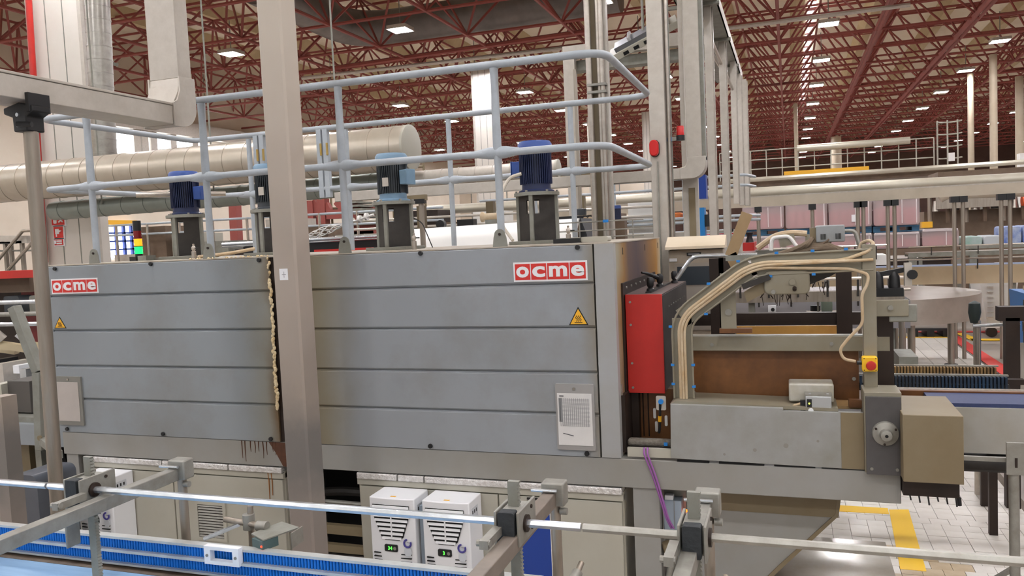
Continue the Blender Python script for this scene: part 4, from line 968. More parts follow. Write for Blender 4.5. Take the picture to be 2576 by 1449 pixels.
# ================================================================== foreground conveyor guide
hx = lambda x0, x1, m, label: tag(B().tube([(x0, 2.2, 1.302), (x1, 2.2, 1.302)], .0125, 6, phase=PI/6).obj('guide_rod', m, bevel=.0008), label, 'rod', 'hexagonal guide rods')
hx(-4.2, -2.64, chrome, 'hexagonal guide rod at the far left before the first bracket')
hx(-2.63, -.588, chrome, 'bright hexagonal guide rod between the first and second bracket')
hx(-.582, 1.6, pm('hex_dull', (184, 182, 174), (160, 156, 146), scale=20, rough=.4, metal=.5), 'duller hexagonal guide rod running off to the right')
def rack_poly(z0, z1, x, w, right):
    n = int((z1-z0)/.012); pts = [(x, z0)]
    for k in range(n):
        z = z0+k*.012; pts += [(x+w, z), (x+w-.006, z+.009), (x+w, z+.0115)] if right else [(x+w, z)]
    return pts+[(x+w, z1), (x, z1)]
def bracket(x, label, xa, teeth=True, zr=1.415, arm_m=None):
    """x: rack centre, xa: arm centre"""
    am = arm_m or zinc
    t = thing('guide_bracket', label, 'bracket', (x, 2.2, .95), 'guide rail brackets on the front conveyor')
    bx('arm', am, t, xa-.022, xa+.022, 1.0, 2.56, 1.235, 1.283, bevel=.003)
    bx('left_cheek', zinc, t, x-.040, x-.032, 2.14, 2.28, 1.20, 1.352, bevel=.002)
    bx('right_cheek', zinc, t, x+.030, x+.038, 2.14, 2.30, 1.25, 1.352, bevel=.002)
    bx('left_tail', zinc, t, x-.040, x-.032, 2.13, 2.19, 1.10, 1.20, bevel=.006)
    B().rrect(x-.026, x+.024, 1.262, 1.352, .006, 'Y', 2.135, 2.17).obj('pad', rubber, t)
    B().box(x-.03, x+.03, 2.17, 2.27, 1.26, 1.345).obj('block', zinc, t, bevel=.002)
    B().prism(rack_poly(.91, zr, x-.020, .036, teeth), 'Y', 2.215, 2.232).obj('rack', galvd, t)
    B().cyl((x+.036, 2.2, 1.302), (x+.046, 2.2, 1.302), .026, n=16).obj('bush', rustd, t)
    for z_ in (1.335, 1.27): B().cyl((x+.036, 2.255, z_), (x+.042, 2.255, z_), .006, n=8).obj('screw', rustd, t)
    bx('arm_clamp', zinc, t, xa-.05, xa-.024, 2.02, 2.14, 1.285, 1.31); B().cyl((xa-.06, 2.03, 1.30), (xa-.02, 2.03, 1.30), .010, n=8).obj('clamp_bolt', zinc, t)
    po_ = B().cyl((xa+.01, 2.57, .96), (xa+.01, 2.57, 1.30), .018, n=12).obj('post', steelb, t)
    bx('post_clamp', zinc, t, xa-.03, xa+.05, 2.54, 2.60, 1.235, 1.315, bevel=.006); B().cyl((xa-.06, 2.53, 1.292), (xa+.03, 2.53, 1.292), .006, n=8).obj('clamp_bolt', chrome, t)
    B().cyl((xa+.03, 2.56, 1.215), (xa+.055, 2.56, 1.215), .012, n=10).obj('grub_screw', zinc, t)
    return t
bracket(-2.450, 'toothed rack bracket and square arm at the far left', -2.36)
bracket(-.795, 'rack bracket with square arm before the blue panel', -.785, zr=1.42, arm_m=pm('arm_brown_zinc', (140, 128, 118), (122, 112, 104), scale=12, rough=.5, metal=.3))
bracket(-.265, 'rack bracket with black pad right of the purple cables', -.275, zr=1.42, arm_m=zinc)
for px_, lb in ((-0.685, 'threaded rod end pointing up behind the second bracket'), (-0.214, 'short rod end at the bottom edge right of the third bracket')):
    t = thing('threaded_rod', lb, 'rod', (px_, 2.5, .95))
    B().tube([(px_-.05, 2.2, .90), (px_-.008, 2.5, 1.02), (px_, 2.55, 1.045)], .010, 10).obj('rod', steelb, t); B().cyl((px_-.012, 2.48, 1.012), (px_-.006, 2.515, 1.026), .018, n=12).obj('collar', zinc, t)
# roller guide with two rows of blue rollers
rg = thing('roller_guide', 'aluminium side guide with two rows of blue rollers', 'conveyor guide', (-2.0, 2.47, .9))
RX0, RX1 = -4.3, -.80
bx('top_profile', pm('alu_profile', (206, 208, 206), (190, 190, 186), scale=12, rough=.35, metal=.5), rg, RX0, RX1, 2.452, 2.486, 1.006, 1.016)
bx('mid_profile', pm('alu_profile', (206, 208, 206)), rg, RX0, RX1, 2.438, 2.474, .957, .967); bx('low_profile', pm('alu_profile', (206, 208, 206)), rg, RX0, RX1, 2.432, 2.474, .909, .917)
bx('back_plate', galvd, rg, RX0, RX1, 2.474, 2.486, .90, 1.006)
rmh, _ = B().cyl((0, 0, 0), (0, 0, .040), .0055, n=8).mesh('roller', blue, shift=(0, 0, 0))
xs_ = [-3.25+.0135*k for k in range(149)]
for zr in (.967, .917):
    for x_ in xs_:
        o = bpy.data.objects.new('roller', rmh); COL.objects.link(o); o.parent = rg; o.location = Vector((x_, 2.462 if zr > .95 else 2.452, zr)) - Vector(rg.location)
bb = B(); x_ = xs_[-1]+.0135
while x_ < RX1:
    for zr in (.967, .917): bb.cyl((x_, 2.462 if zr > .95 else 2.452, zr), (x_, 2.462 if zr > .95 else 2.452, zr+.04), .0055, n=6)
    x_ += .0135
x_ = RX0
while x_ < -3.26:
    for zr in (.967, .917): bb.cyl((x_, 2.462 if zr > .95 else 2.452, zr), (x_, 2.462 if zr > .95 else 2.452, zr+.04), .0055, n=6)
    x_ += .0135
bb.obj('rollers', blue, rg, kind='stuff')
# conveyor bed beneath
cb = thing('front_conveyor', 'light blue conveyor belt running along the lower left corner', 'conveyor', (-2.4, 2.1, 0))
bx('belt', pm('pale_blue_belt', (150, 184, 214), (110, 146, 186), scale=5, rough=.4, stretch=(.4, 6, 1), amt=.9), cb, -4.3, -.85, 1.2, 2.405, .875, .897)
bx('wear_strip', pm('brown_wear', (120, 106, 92), (80, 68, 58), scale=12, rough=.5), cb, -4.3, -.85, 2.405, 2.47, .86, .899); bx('side_frame', zinc, cb, -4.3, -.85, 2.47, 2.50, .70, .895)
for x_ in (-3.6, -1.2): bx('leg', zinc, cb, x_, x_+.06, 2.0, 2.06, 0, .8)
# white frame and photocell on the guide
t = thing('sensor_window', 'white plastic window frame on the roller guide', 'frame', (-2.055, 2.44, .95))
fr = B(); x0, x1, z0, z1 = -2.138, -1.98, .958, 1.028
for e in ((x0, x1, z1-.014, z1), (x0, x1, z0, z0+.014), (x0, x0+.028, z0+.014, z1-.014), (x1-.028, x1, z0+.014, z1-.014)): fr.box(e[0], e[1], 2.425, 2.45, e[2], e[3])
fr.obj('frame', white, t)
for x_ in (x0+.014, x1-.014): B().cyl((x_, 2.422, .992), (x_, 2.426, .992), .006, n=8).obj('screw', zinc, t)
t = thing('photocell', 'photocell with red light on a clamped rod bracket', 'sensor', (-1.95, 2.6, 1.0))
B().cyl((-2.055, 2.60, .90), (-2.05, 2.60, 1.13), .012, n=12).obj('rod', steelb, t)
B().cyl((-2.16, 2.58, 1.075), (-1.98, 2.58, 1.06), .012, n=12).obj('cross_rod', steelb, t)
B().lathe([(.0, -.03), (.024, -.03), (.024, .03), (0, .03)], (-2.053, 2.59, 1.07), 12).obj('clamp', zinc, t); B().lathe([(0, -.02), (.02, -.02), (.02, .025), (0, .025)], (-1.985, 2.58, 1.06), 12, 'X').obj('clamp', zinc, t)
B().bar((-2.20, 2.50, 1.02), (-2.09, 2.58, 1.06), .018, .012).obj('strut', chrome, t)
B().prism([(-1.99, 2.52), (-1.90, 2.47), (-1.84, 2.62), (-1.95, 2.66)], 'Z', 1.048, 1.053).obj('bracket_plate', galvd, t); B().bar((-1.838, 2.56, 1.02), (-1.84, 2.64, 1.02), .004, .06).obj('bracket_flap', zinc, t)
B().prism([(-1.965, 2.49), (-1.90, 2.465), (-1.875, 2.53), (-1.94, 2.56)], 'Z', 1.012, 1.047).obj('sensor_body', pm('teal_grey', (70, 92, 92), rough=.4), t)
B().lathe([(0, -.002), (.004, -.002), (.004, 0), (0, 0)], (-1.902, 2.462, 1.03), 8, 'Y').obj('sensor_light', pm('red_led', (255, 40, 20), emit=4), t)

# ================================================================== posts and panels right behind the tunnel
t = thing('pipe_riser', 'pair of polished vertical pipes clamped to a flat post', 'pipes', (-1.47, 6.6, 0))
zt = 7.9
for x_, r_, m_ in ((-1.535, .026, steel), (-1.427, .020, steel), (-1.454, .014, steel)): B().cyl((x_, 6.6, 0), (x_, 6.6, zt), r_, n=16).obj('pipe', m_, t)
bx('flat_post', khaki, t, -1.517, -1.473, 6.63, 6.68, 0, zt); bx('flat_post', galv, t, -1.446, -1.386, 6.63, 6.70, 0, zt)
for z_ in (3.36, 3.30): bx('clamp', zinc, t, -1.549, -1.392, 6.565, 6.64, z_, z_+.02)
p = thing('square_post', 'pale square steel post with a red beacon behind the tunnel end', 'post', (-.93, 6.3, 0))
bx('shaft', galv, p, -1.005, -.885, 6.3, 6.42, 0, 7.9, bevel=.004); B().cyl((-.865, 6.36, 0), (-.865, 6.36, 7.9), .014, n=10).obj('conduit', steel, p); bx('conduit_tray', galvd, p, -.885, -.85, 6.40, 6.43, 0, 7.9)
bx('lower_conduit', zinc, p, -.955, -.945, 6.285, 6.3, 1.0, 2.68)
b = thing('warning_beacon', 'red oval beacon on the pale square post', 'beacon', (-0.968, 6.25, 2.728))
cx, cz = -0.969, 2.782
B().rrect(cx-.034, cx+.034, cz-.062, cz+.062, .033, 'Y', 6.235, 6.285).obj('lens', pm('beacon_red', (206, 34, 34), rough=.25), b, bevel=.008); B().rrect(cx-.036, cx+.036, cz-.066, cz+.066, .034, 'Y', 6.285, 6.30).obj('base', black, b)
b = thing('warning_beacon', 'small red beacon on a black side arm', 'beacon', (-0.85, 6.4, 2.855))
q = (-0.784, 6.4, 2.908); B().lathe([(0, q[2]-.03), (.03, q[2]-.03), (.03, q[2]+.03), (.026, q[2]+.042), (0, q[2]+.045)], (q[0], 6.4, 0), 14).obj('lens', pm('beacon_red', (206, 34, 34)), b)
B().cyl((q[0], 6.4, q[2]-.07), (q[0], 6.4, q[2]-.03), .034, n=14).obj('cup', black, b); B().bar((-.87, 6.4, q[2]-.055), (q[0]-.03, 6.4, q[2]-.052), .03, .03).obj('arm', zinc, b); bx('arm_clip', bluecap, b, -.885, -.85, 6.38, 6.42, q[2]-.07, q[2]-.04)

d = thing('cable_duct', 'vertical cable duct with a rounded elbow turning left at head height', 'cable duct', (-.76, 6.9, 2.5))
x0, x1 = -0.796, -0.673
bx('vertical_run', galv, d, x0, x1, 6.9, 7.05, 2.72, 7.9, bevel=.004); bx('side_strip', galvd, d, x1, x1+.03, 6.92, 7.03, 2.72, 7.9)
ex = [(x1+.03, 2.75)] + [(x1-.09+.12*math.cos(a), 2.69-.12*math.sin(a)) for a in [PI/2*k/8 for k in range(9)]] + [(x0-.06, 2.57), (x0-.06, 2.665), (x0-.02, 2.67), (x0, 2.71), (x0, 2.75)]
B().prism(ex, 'Y', 6.89, 7.06).obj('elbow', galv, d, bevel=.003)
bx('horizontal_run', galv, d, -4.2, x0-.06, 6.9, 7.05, 2.572, 2.662, bevel=.003)
p = thing('duct_post', 'flat pale post below the rounded duct elbow', 'post', (-.7, 7.1, 0))
bx('shaft', galv, p, -0.859, -0.731, 7.08, 7.14, 0, 2.58); bx('inner_strip', khaki, p, -0.811, -0.757, 7.07, 7.08, 0, 2.5)
bx('upper_strip', galv, p, -0.863, -0.823, 7.09, 7.14, 0, 7.9)

# overhead tray going back on a row of drop posts
t = thing('overhead_tray', 'overhead cable tray running back on a row of drop ducts', 'cable tray', (-.72, 9.5, 4.2))
XA, XB = -.98, -.60
bx('bottom_sheet', galvd, t, XA, XB, 7.1, 12.5, 4.30, 4.315); bx('right_wall', galv, t, XB-.012, XB, 7.1, 12.5, 4.30, 4.42); bx('left_wall', galv, t, XA, XA+.012, 7.1, 12.5, 4.30, 4.42)
bx('inner_channel', galvd, t, -.86, -.80, 7.1, 11.5, 4.235, 4.30)
for a_, b_ in (((-.92, 7.1, 4.25), (-.66, 11.4, 4.0)), ((-.78, 7.1, 4.24), (-.64, 11.6, 3.9))): B().tube([a_, b_], .02, 8).obj('slanted_pipe', galv, t)
for y_ in (8.0, 9.6, 11.2): bx('cross_bar', galvd, t, XA-.15, XB+.02, y_, y_+.05, 4.27, 4.30)
for k, (px_, yv, w) in enumerate(((1785, 8.1, .072), (1822, 9.7, .075), (1848, 11.0, .07), (1862, 11.9, .065), (1875, 12.4, .06))):
    lb = ['drop duct nearest of the row under the overhead tray', 'second drop duct of the row under the overhead tray', 'third drop duct of the row under the overhead tray', 'slim drop duct with bright edge under the tray end', 'rearmost slim drop duct beyond the tray end'][k]
    d = thing('drop_duct', lb, 'cable duct', (0, yv, 2.3), 'drop ducts under the overhead tray')
    x_ = {1785: -0.701, 1822: -0.687, 1848: -0.648, 1862: -0.625, 1875: -0.573}[px_]
    bx('run', galv, d, x_-w/2, x_+w/2, yv, yv+.045, 2.45 if k > 1 else 1.6, 4.30 if k < 3 else 4.30, bevel=.004); bx('edge_strip', steel, d, x_+w/2, x_+w/2+.015, yv+.01, yv+.04, 2.45 if k > 1 else 1.6, 4.27 if k < 3 else 4.27)
t = thing('duct_portal', 'portal of flat cable duct behind the end of the guard rail', 'cable duct', (-1.9, 8, 2))
bx('upright', galv, t, -2.222, -2.1, 8.35, 8.45, 0, 4.0); bx('inner_strip', steelb, t, -2.113, -2.083, 8.34, 8.37, 0, 3.88)
bx('cross_run', galv, t, -2.222, -.9, 8.35, 8.45, 4.0, 4.13); bx('cross_under', galvd, t, -2.2, -.9, 8.45, 8.6, 3.88, 3.99)
# flood light hung by the post
t = thing('flood_light', 'tilted beige flood light with heat-sink back', 'lamp', (-1.238, 7.4, 3.916))
c = Vector((-1.21, 7.4, 3.894)); R_ = Matrix.Rotation(math.radians(-22), 4, 'Y') @ Matrix.Rotation(math.radians(24), 4, 'X')
def rot_box(b):
    b.v = [tuple((R_ @ Vector(v)) + c) for v in b.v]; return b
rot_box(B().box(-.33, .33, -.20, .20, -.04, .02)).obj('frame', cab, t, bevel=.004); rot_box(B().box(-.26, .26, -.16, .16, .02, .06)).obj('heat_sink', pm('alloy_dark', (110, 112, 116), metal=.5, rough=.4), t)
for k in range(4): rot_box(B().box(-.2+.1*k, -.15+.1*k, -.204, -.199, -.03, .0)).obj('grille', darkvoid, t)
rot_box(B().box(-.12, -.09, -.17, .17, .06, .09)).obj('bracket', chrome, t); B().cyl(tuple(c+Vector((0, 0, .05))), (c.x, c.y, 8.0), .012, n=8).obj('hanger', zinc, t)

# operator panel
hm = thing('operator_panel', 'stainless operator panel with sloping beige roof and dark screen', 'control panel', (-.68, 6.3, 0))
x0, x1 = -0.872, -0.464; w_ = x1-x0; zc = 1.994; zb9 = 1.383
bx('case', pm('panel_steel', (178, 166, 150), (162, 150, 134), scale=12, rough=.4, metal=.1), hm, x0, x1, 6.15, 6.285, zb9-.1, zc, bevel=.006)
B().prism([(6.09, zc+.005), (6.09, zc+.025), (6.25, 2.092), (6.285, 2.092), (6.285, zc+.005)], 'X', x0-.015, x1+.015).obj('sloping_roof', pm('panel_roof', (230, 214, 190), (216, 198, 170), scale=4, rough=.4), hm)
bx('screen_bezel', pm('bezel', (168, 160, 150), rough=.35, metal=.3), hm, x0+.11*w_, x1-.08*w_, 6.142, 6.15, zb9, 1.892); bx('screen', pm('screen_dark', (54, 60, 66), rough=.25), hm, x0+.16*w_, x1-.15*w_, 6.136, 6.142, 1.728, 1.866)
bx('nameplate', black, hm, x0+.34*w_, x0+.60*w_, 6.142, 6.15, 1.947, 1.971); bx('nameplate_print', ink, hm, x0+.37*w_, x0+.57*w_, 6.138, 6.142, 1.953, 1.965); bx('white_label', white, hm, x0+.02*w_, x0+.16*w_, 6.142, 6.15, 1.907, 1.931)
bx('pedestal', galvd, hm, x0+.3*w_, x1-.3*w_, 6.17, 6.28, 0, zb9-.1)

# ---- second line behind: another tunnel with plate and red hood
t = thing('second_tunnel', 'second grey tunnel end with a cut-off plate in the background', 'machine', (-1.5, 10.9, 0))
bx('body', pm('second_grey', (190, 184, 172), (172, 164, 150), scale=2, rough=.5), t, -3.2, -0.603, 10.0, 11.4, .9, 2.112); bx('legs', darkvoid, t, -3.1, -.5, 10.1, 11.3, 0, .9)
plate(-0.974, -0.62, 2.011, 2.083, 9.99, t, 'distant red and white maker plate')
B().cyl((-0.649, 9.98, 2.11), (-0.649, 10.0, 2.11), .02, n=10).obj('knob', black, t)
bx('red_front', red, t, -0.524, -0.393, 9.9, 10.6, 1.857, 1.952); bx('red_side', red, t, -1.403, -1.35, 9.95, 10.0, 2.012, 2.109)
B().lathe([(0, 0), (.05, 0), (.03, .07), (.05, .12), (0, .13)], (-0.453, 10.1, 1.951), 10).obj('clamp_knob', black, t)
t = thing('second_cable_tray', 'distant cable tray with beige cables above the second line', 'cable tray', (.3, 9.8, 1.9))
B().tube(bend([(-0.356, 9.8, 1.884), (-0.154, 9.8, 2.028), (0.021, 9.8, 2.053), (0.192, 9.8, 2.032)], .1), .035, 8).obj('cables', cable, t)
B().tube(bend([(-0.2, 9.7, 1.858), (-0.188, 9.7, 2.004), (-0.002, 9.7, 2.014), (0.102, 9.7, 1.856)], .05), .022, 8).obj('white_bow', whitep, t); B().bar((-0.112, 9.75, 1.945), (0.062, 9.75, 1.983), .1, .12).obj('drive_head', oilgrey, t)
bx('support', oilgrey, t, 0.178, 0.221, 10.0, 10.1, 0, 2.022)
bx('tray_base', galvd, t, -0.381, 0.232, 9.85, 9.95, 1.804, 1.859)

# ---- long pipe and conveyors crossing at mid distance
tag(B().cyl((-6.5, 14, 2.727), (7.5, 14, 2.657), .088, n=20).obj('long_pipe', pm('pale_pipe', (206, 200, 184), (190, 182, 164), scale=2, rough=.35, metal=.4)), 'long pale pipe crossing behind the machines', 'pipe')
t = thing('elevated_conveyor', 'elevated beige conveyor channel on clamped round posts below the long pipe', 'conveyor', (.5, 13.6, 0))
za, zb_ = 2.451, 2.605
bx('front_channel', pm('beige_channel', (196, 184, 166), (176, 164, 146), scale=2, rough=.45, metal=.3), t, -5.3, 7.5, 13.6, 13.68, za, zb_); bx('top_plate', steel, t, -5.3, 7.5, 13.6, 13.84, zb_, zb_+.02)
for k, px_ in enumerate((-0.465, 0.353, 1.014, 1.094, 1.437, 1.532, 2.346, 2.462, 2.962, 3.075)):
    B().cyl((px_, 13.58, 0), (px_, 13.58, za-.04), .03, n=10).obj('post', steelb, t); bx('post_clamp', black, t, px_-.055, px_+.055, 13.52, 13.64, za-.09, za)
t = thing('guide_rails', 'parallel thin guide rails across the background left of the posts', 'railing', (-2.5, 11.5, 0))
for z_, x1_ in ((2.86, -.55), (2.72, -.55), (2.30, -.5), (2.24, -.5), (2.10, -1.0)): B().tube(bend([(-4.5, 11.6, z_), (x1_, 11.6, z_), (x1_+.1, 12.2, z_)], .1), .02, 8).obj('rail', rail, t)
for x_ in (-3.6, -2.4, -1.4): B().tube([(x_, 11.62, 0), (x_, 11.62, 2.85)], .022, 8).obj('post', rail, t)
t = thing('blue_hoist', 'bright blue vertical unit behind the drop ducts', 'machine', (-0.929, 9.6, 2.583))
bx('upper_body', bluepan, t, -0.984, -0.902, 9.6, 9.8, 2.492, 2.768); bx('lower_body', pm('sky_blue', (40, 130, 200), rough=.4), t, -0.983, -0.929, 9.6, 9.8, 0, 2.39); B().cyl((-0.92, 9.7, 2.306), (-0.915, 9.7, 2.166), .09, n=14).obj('drum', black, t)
t = thing('drive_motor', 'small blue motor standing right of the polished pipes', 'motor', (-1.848, 9, 2.293))
x_ = -1.844; B().lathe([(0, 2.293), (.055, 2.293), (.055, 2.414), (0, 2.414)], (x_, 9, 0), 16).obj('body', mnavy, t); B().lathe([(0, 2.414), (.06, 2.414), (.055, 2.45), (0, 2.454)], (x_, 9, 0), 16).obj('cowl', mblue, t)
bx('stand', brown, t, x_-.1, x_+.1, 8.95, 9.1, 0, 2.293)
t = thing('drive_motor', 'grey motor with black chain guard behind the white board', 'motor', (-2.014, 8, 2.263))
bx('chain_guard', black, t, -2.244, -1.867, 8.0, 8.05, 2.277, 2.334); B().lathe([(0, 0), (.06, 0), (.06, .06), (0, .07)], (-2.019, 8.05, 2.341), 14).obj('motor_body', mgrey, t); bx('stand', brown, t, -2.244+.05, -1.867, 8.05, 8.2, 0, 2.277)
for k in range(2): B().cyl((-1.956+k*.05, 7.97, 2.297), (-1.956+k*.05, 8.0, 2.297), .022, n=10).obj('hub', cable, t)
# conveyor with orange goods seen between the posts
t = thing('packed_conveyor', 'beige conveyor carrying orange goods between the posts', 'conveyor', (-2.2, 12.6, 0))
z_ = 2.309; bx('bed', brown, t, -5, -.8, 12.6, 13.1, z_-.08, z_)
for x_ in (-4.6, -3, -1.2): bx('leg', brown, t, x_, x_+.08, 12.6, 12.7, 0, z_-.08)
for k in range(7):
    xg = -2.491+k*.19; o = bx('wrapped_bundle', pm('orange_goods', (214, 140, 60), (190, 80, 50), scale=6, rough=.5) if k % 3 else wallc, None, xg, xg+.15, 12.65, 12.95, z_, z_+.10+.05*((k*3) % 3), bevel=.02)
    tag(o, ['orange wrapped bundle, first from the small blue motor', 'orange wrapped bundle, second from the small blue motor', 'orange wrapped bundle, third from the small blue motor', 'cream wrapped bundle in the middle of the conveyor', 'orange wrapped bundle just right of the cream one', 'orange wrapped bundle, second right of the cream one', 'cream wrapped bundle nearest the square post'][k] if k else 'cream wrapped bundle nearest the small blue motor', 'bundle', 'bundles on the beige conveyor')

# ---- pallets of wrapped bottles
def pallet(x0, x1, y, z0, z1, label, base=True):
    t = thing('wrapped_pallet', label, 'pallet load', ((x0+x1)/2, y+.5, z0-.12))
    zm = z0+(z1-z0)*.62
    B().rrect(x0+.02, x1-.02, z0, zm, .05, 'Y', y, y+1.0).obj('bottle_load', pinkm, t, bevel=.04); B().rrect(x0+.05, x1-.05, zm-.02, z1-.05, .05, 'Y', y+.03, y+1.0).obj('bottle_necks', pm('clear_necks', (206, 184, 182), (186, 150, 152), scale=6, rough=.3, stretch=(2, 1, .6)), t, bevel=.04)
    for k in range(4):
        u = x0+.14+k*(x1-x0-.2)/4; B().cyl((u, y-.005, z0+.03), (u, y-.005, zm-.02), .07, n=10).obj('bottle_column', pinkm, t)
    B().rrect(x0, x1, z0+.01, z1, .07, 'Y', y-.1, y+1.06).obj('shrink_film', wrapw, t)
    B().rrect(x0+.01, x1-.01, z1-.045, z1, .02, 'Y', y-.08, y+1.0).obj('film_top', pm('film_white', (236, 228, 228), rough=.2), t)
    for u_ in ((x0+x1)/2+.1, x1-.07): bx('film_highlight', pm('film_white', (236, 228, 228)), t, u_, u_+.018, y-.105, y-.1, z0+.05, z1-.06)  # thin white bars painted in as highlights on the wrap
    if base:
        for k in range(3): bx('pallet_block', palb, t, x0+k*(x1-x0-.14)/2, x0+k*(x1-x0-.14)/2+.14, y, y+1, z0-.11, z0-.03)
        bx('pallet_deck', palb, t, x0, x1, y-.02, y+1.02, z0-.03, z0); bx('pallet_foot', palb, t, x0, x1, y-.02, y+1.02, z0-.13, z0-.11)
for k, (a_, b_) in enumerate(((1868, 1962), (1966, 2078), (2082, 2190), (2196, 2312))):
    x0 = [-0.991, -0.068, 0.825, 1.721][k]; x1 = [-0.102, 0.792, 1.689, 2.618][k]
    zt_ = [2.605, 2.642, 2.625, 2.624][k]; zb2 = [2.051, 2.036, 2.02, 2.013][k]
    pallet(x0, x1, 19, zb2, zt_, ['pink shrink-wrapped bottle pallet, upper row behind the bent tan plate', 'red shrink-wrapped bottle pallet, second of the upper row', 'pink shrink-wrapped bottle pallet with a white label, third of the upper row', 'pink shrink-wrapped bottle pallet, rightmost of the upper row'][k])
    pallet(x0, x1, 19, 1.52, zb2-.14, ['lower pallet under the first upper bottle pallet', 'lower pallet under the second upper bottle pallet', 'lower pallet under the third upper bottle pallet', 'lower pallet under the rightmost upper bottle pallet'][k], False)
tag(bx('pallet_label', white, None, 1.284, 1.364, 18.885, 18.895, 2.138, 2.292), 'small white label stuck on the third bottle pallet', 'label')
pallet(2.658, 3.348, 19, 1.52, 1.906, 'single low bottle pallet right of the stacked ones', False)
t = thing('pallet_conveyor', 'brown pallet roller conveyor under the wrapped pallets', 'conveyor', (1.5, 19.5, 0))
bx('frame', brown, t, -1.5, 3.345, 18.85, 20.2, 1.38, 1.52)
for k in range(6): bx('leg', galvd, t, -1.2+k*.9, -1.05+k*.9, 18.9, 19.1, 0, 1.38)
bx('lower_beam', rustd, t, -1.4, 3.2, 18.95, 19.05, 1.15, 1.3)
t = thing('steel_table', 'long grey table under the film bales at the far right', 'table', (4.4, 19.5, 0))
bx('top', galvd, t, 3.403, 5.5, 19.1, 20, 1.46, 1.52); bx('leg', galvd, t, 3.6, 3.75, 19.2, 19.3, 0, 1.46); bx('leg', galvd, t, 5.2, 5.35, 19.2, 19.3, 0, 1.46)
for k in range(4):
    xk = 3.497+k*.36
    o = B().rrect(xk, xk+.34, 1.521, 1.72+.18*(k > 1), .06, 'Y', 19.2, 20).obj('film_bale', [pm('bale_teal', (150, 186, 172), (186, 196, 196), scale=6, rough=.4), pm('bale_clear', (196, 200, 204), rough=.3), pm('bale_blue', (90, 116, 190), (196, 206, 216), scale=5, rough=.35), pm('bale_blue', (90, 116, 190))][k], bevel=.02)
    tag(o, ['low teal film bale on the far table', 'low clear film bale beside the teal one', 'taller blue film bale next to the clear one', 'taller blue film bale at the right end of the row'][k], 'bale', 'film bales on the far table')
# machine clutter behind the low pallet
t = thing('filler_machine', 'brown filling machine with pipes behind the single low pallet', 'machine', (4.2, 22.5, 0))
bx('hood', brown, t, 3.455, 6.5, 22, 23.5, 2.9, 3.25); bx('body', brown, t, 3.201, 6.5, 22.4, 23.5, 0, 2.3); bx('hood_front', steelb, t, 3.4, 5.0, 21.95, 22.0, 2.35, 2.85)
for k in range(9): B().cyl((2.9+.4*k, 22.2, 2.0), (2.9+.4*k, 22.2, 2.95), .05, n=8).obj('column', steelb if k % 2 else brown, t)
for k in range(8): B().lathe([(0, 0), (.09, 0), (.06, .25), (0, .28)], (3.0+.42*k, 22.1, 2.3), 10).obj('valve', steel if k % 2 else soot, t)
bx('yellow_cover', yellowst, t, 3.085, 3.312, 21.9, 22.2, 1.909, 2.055); B().cyl((5.2, 21.9, 2.45), (5.5, 21.9, 2.45), .12, n=12).obj('orange_cone', pm('orange_part', (206, 84, 40), rough=.5), t)
t = thing('pipe_run', 'thick beige pipe with a cut elbow at the far right', 'pipe', (4, 17, 2.6))
B().tube(bend([(2.684, 17, 2.514), (2.805, 17, 2.582), (7, 17, 2.491)], .2), .10, 12).obj('pipe', pm('beige_channel', (196, 184, 166)), t)

# ---- conveyors in front of the pallets
def conv(name, label, x0, x1, y, w, z, h, m_side, m_top, legs=3, clutter=0):
    t = thing(name, label, 'conveyor', ((x0+x1)/2, y+w/2, 0))
    bx('side', m_side, t, x0, x1, y, y+.04, z-h, z); bx('rear_side', m_side, t, x0, x1, y+w, y+w+.04, z-h, z); bx('belt', m_top, t, x0, x1, y+.04, y+w, z-.03, z+.004)
    for k in range(legs): bx('leg', galvd, t, x0+.2+k*(x1-x0-.4)/max(1, legs-1), x0+.26+k*(x1-x0-.4)/max(1, legs-1), y+.1, y+.16, 0, z-h)
    B().tube([(x0, y-.04, z+.12), (x1, y-.04, z+.12)], .014, 8).obj('guide_rod', steel, t)
    for k in range(6): B().tube([(x0+(x1-x0)*(k+.5)/6, y-.03, z-.05), (x0+(x1-x0)*(k+.5)/6, y-.04, z+.13)], .010, 6).obj('rod_holder', soot, t)
    return t
beigec = pm('beige_side', (204, 184, 152), (184, 162, 130), scale=1.5, rough=.4, metal=.3)
conv('belt_conveyor', 'beige-sided conveyor with blue belt above the round table', .3, 6.4, 14.6, .6, 1.352, .29, beigec, beltb, 3)
conv('belt_conveyor', 'grey conveyor just behind the exit frame uprights', -.85, 1.2, 9.4, .5, 1.287, .30, pm('violet_grey', (150, 146, 148), rough=.5), soot, 3)
conv('belt_conveyor', 'white-topped conveyor left of the bent tan plate', -.3, 1.1, 10.6, .45, 1.728, .12, whitep, whitep, 3)
conv('belt_conveyor', 'far rail conveyor running to the right below the film bales', 2.2, 7.0, 17.4, .5, 1.472, .08, galvd, steel, 3)
conv('belt_conveyor', 'low machine bed with rollers seen below the cable tray', -.6, 1.0, 8.2, .5, 1.494, .10, steelb, pm('roller_bed', (150, 140, 136), (90, 84, 82), scale=40, rough=.4, stretch=(1, .05, 1)), 2)
t = thing('switch_box', 'small white switch box with black knob under the tray', 'switch', (-0.197, 9.2, 1.197)); bx('box', white, t, -0.238, -0.155, 9.2, 9.25, 1.192, 1.267); B().cyl((-0.188, 9.19, 1.224), (-0.187, 9.15, 1.228), .02, n=10).obj('knob', black, t)
bx('bracket', galvd, t, -0.222, -0.172, 9.25, 9.4, 1.206, 1.254)
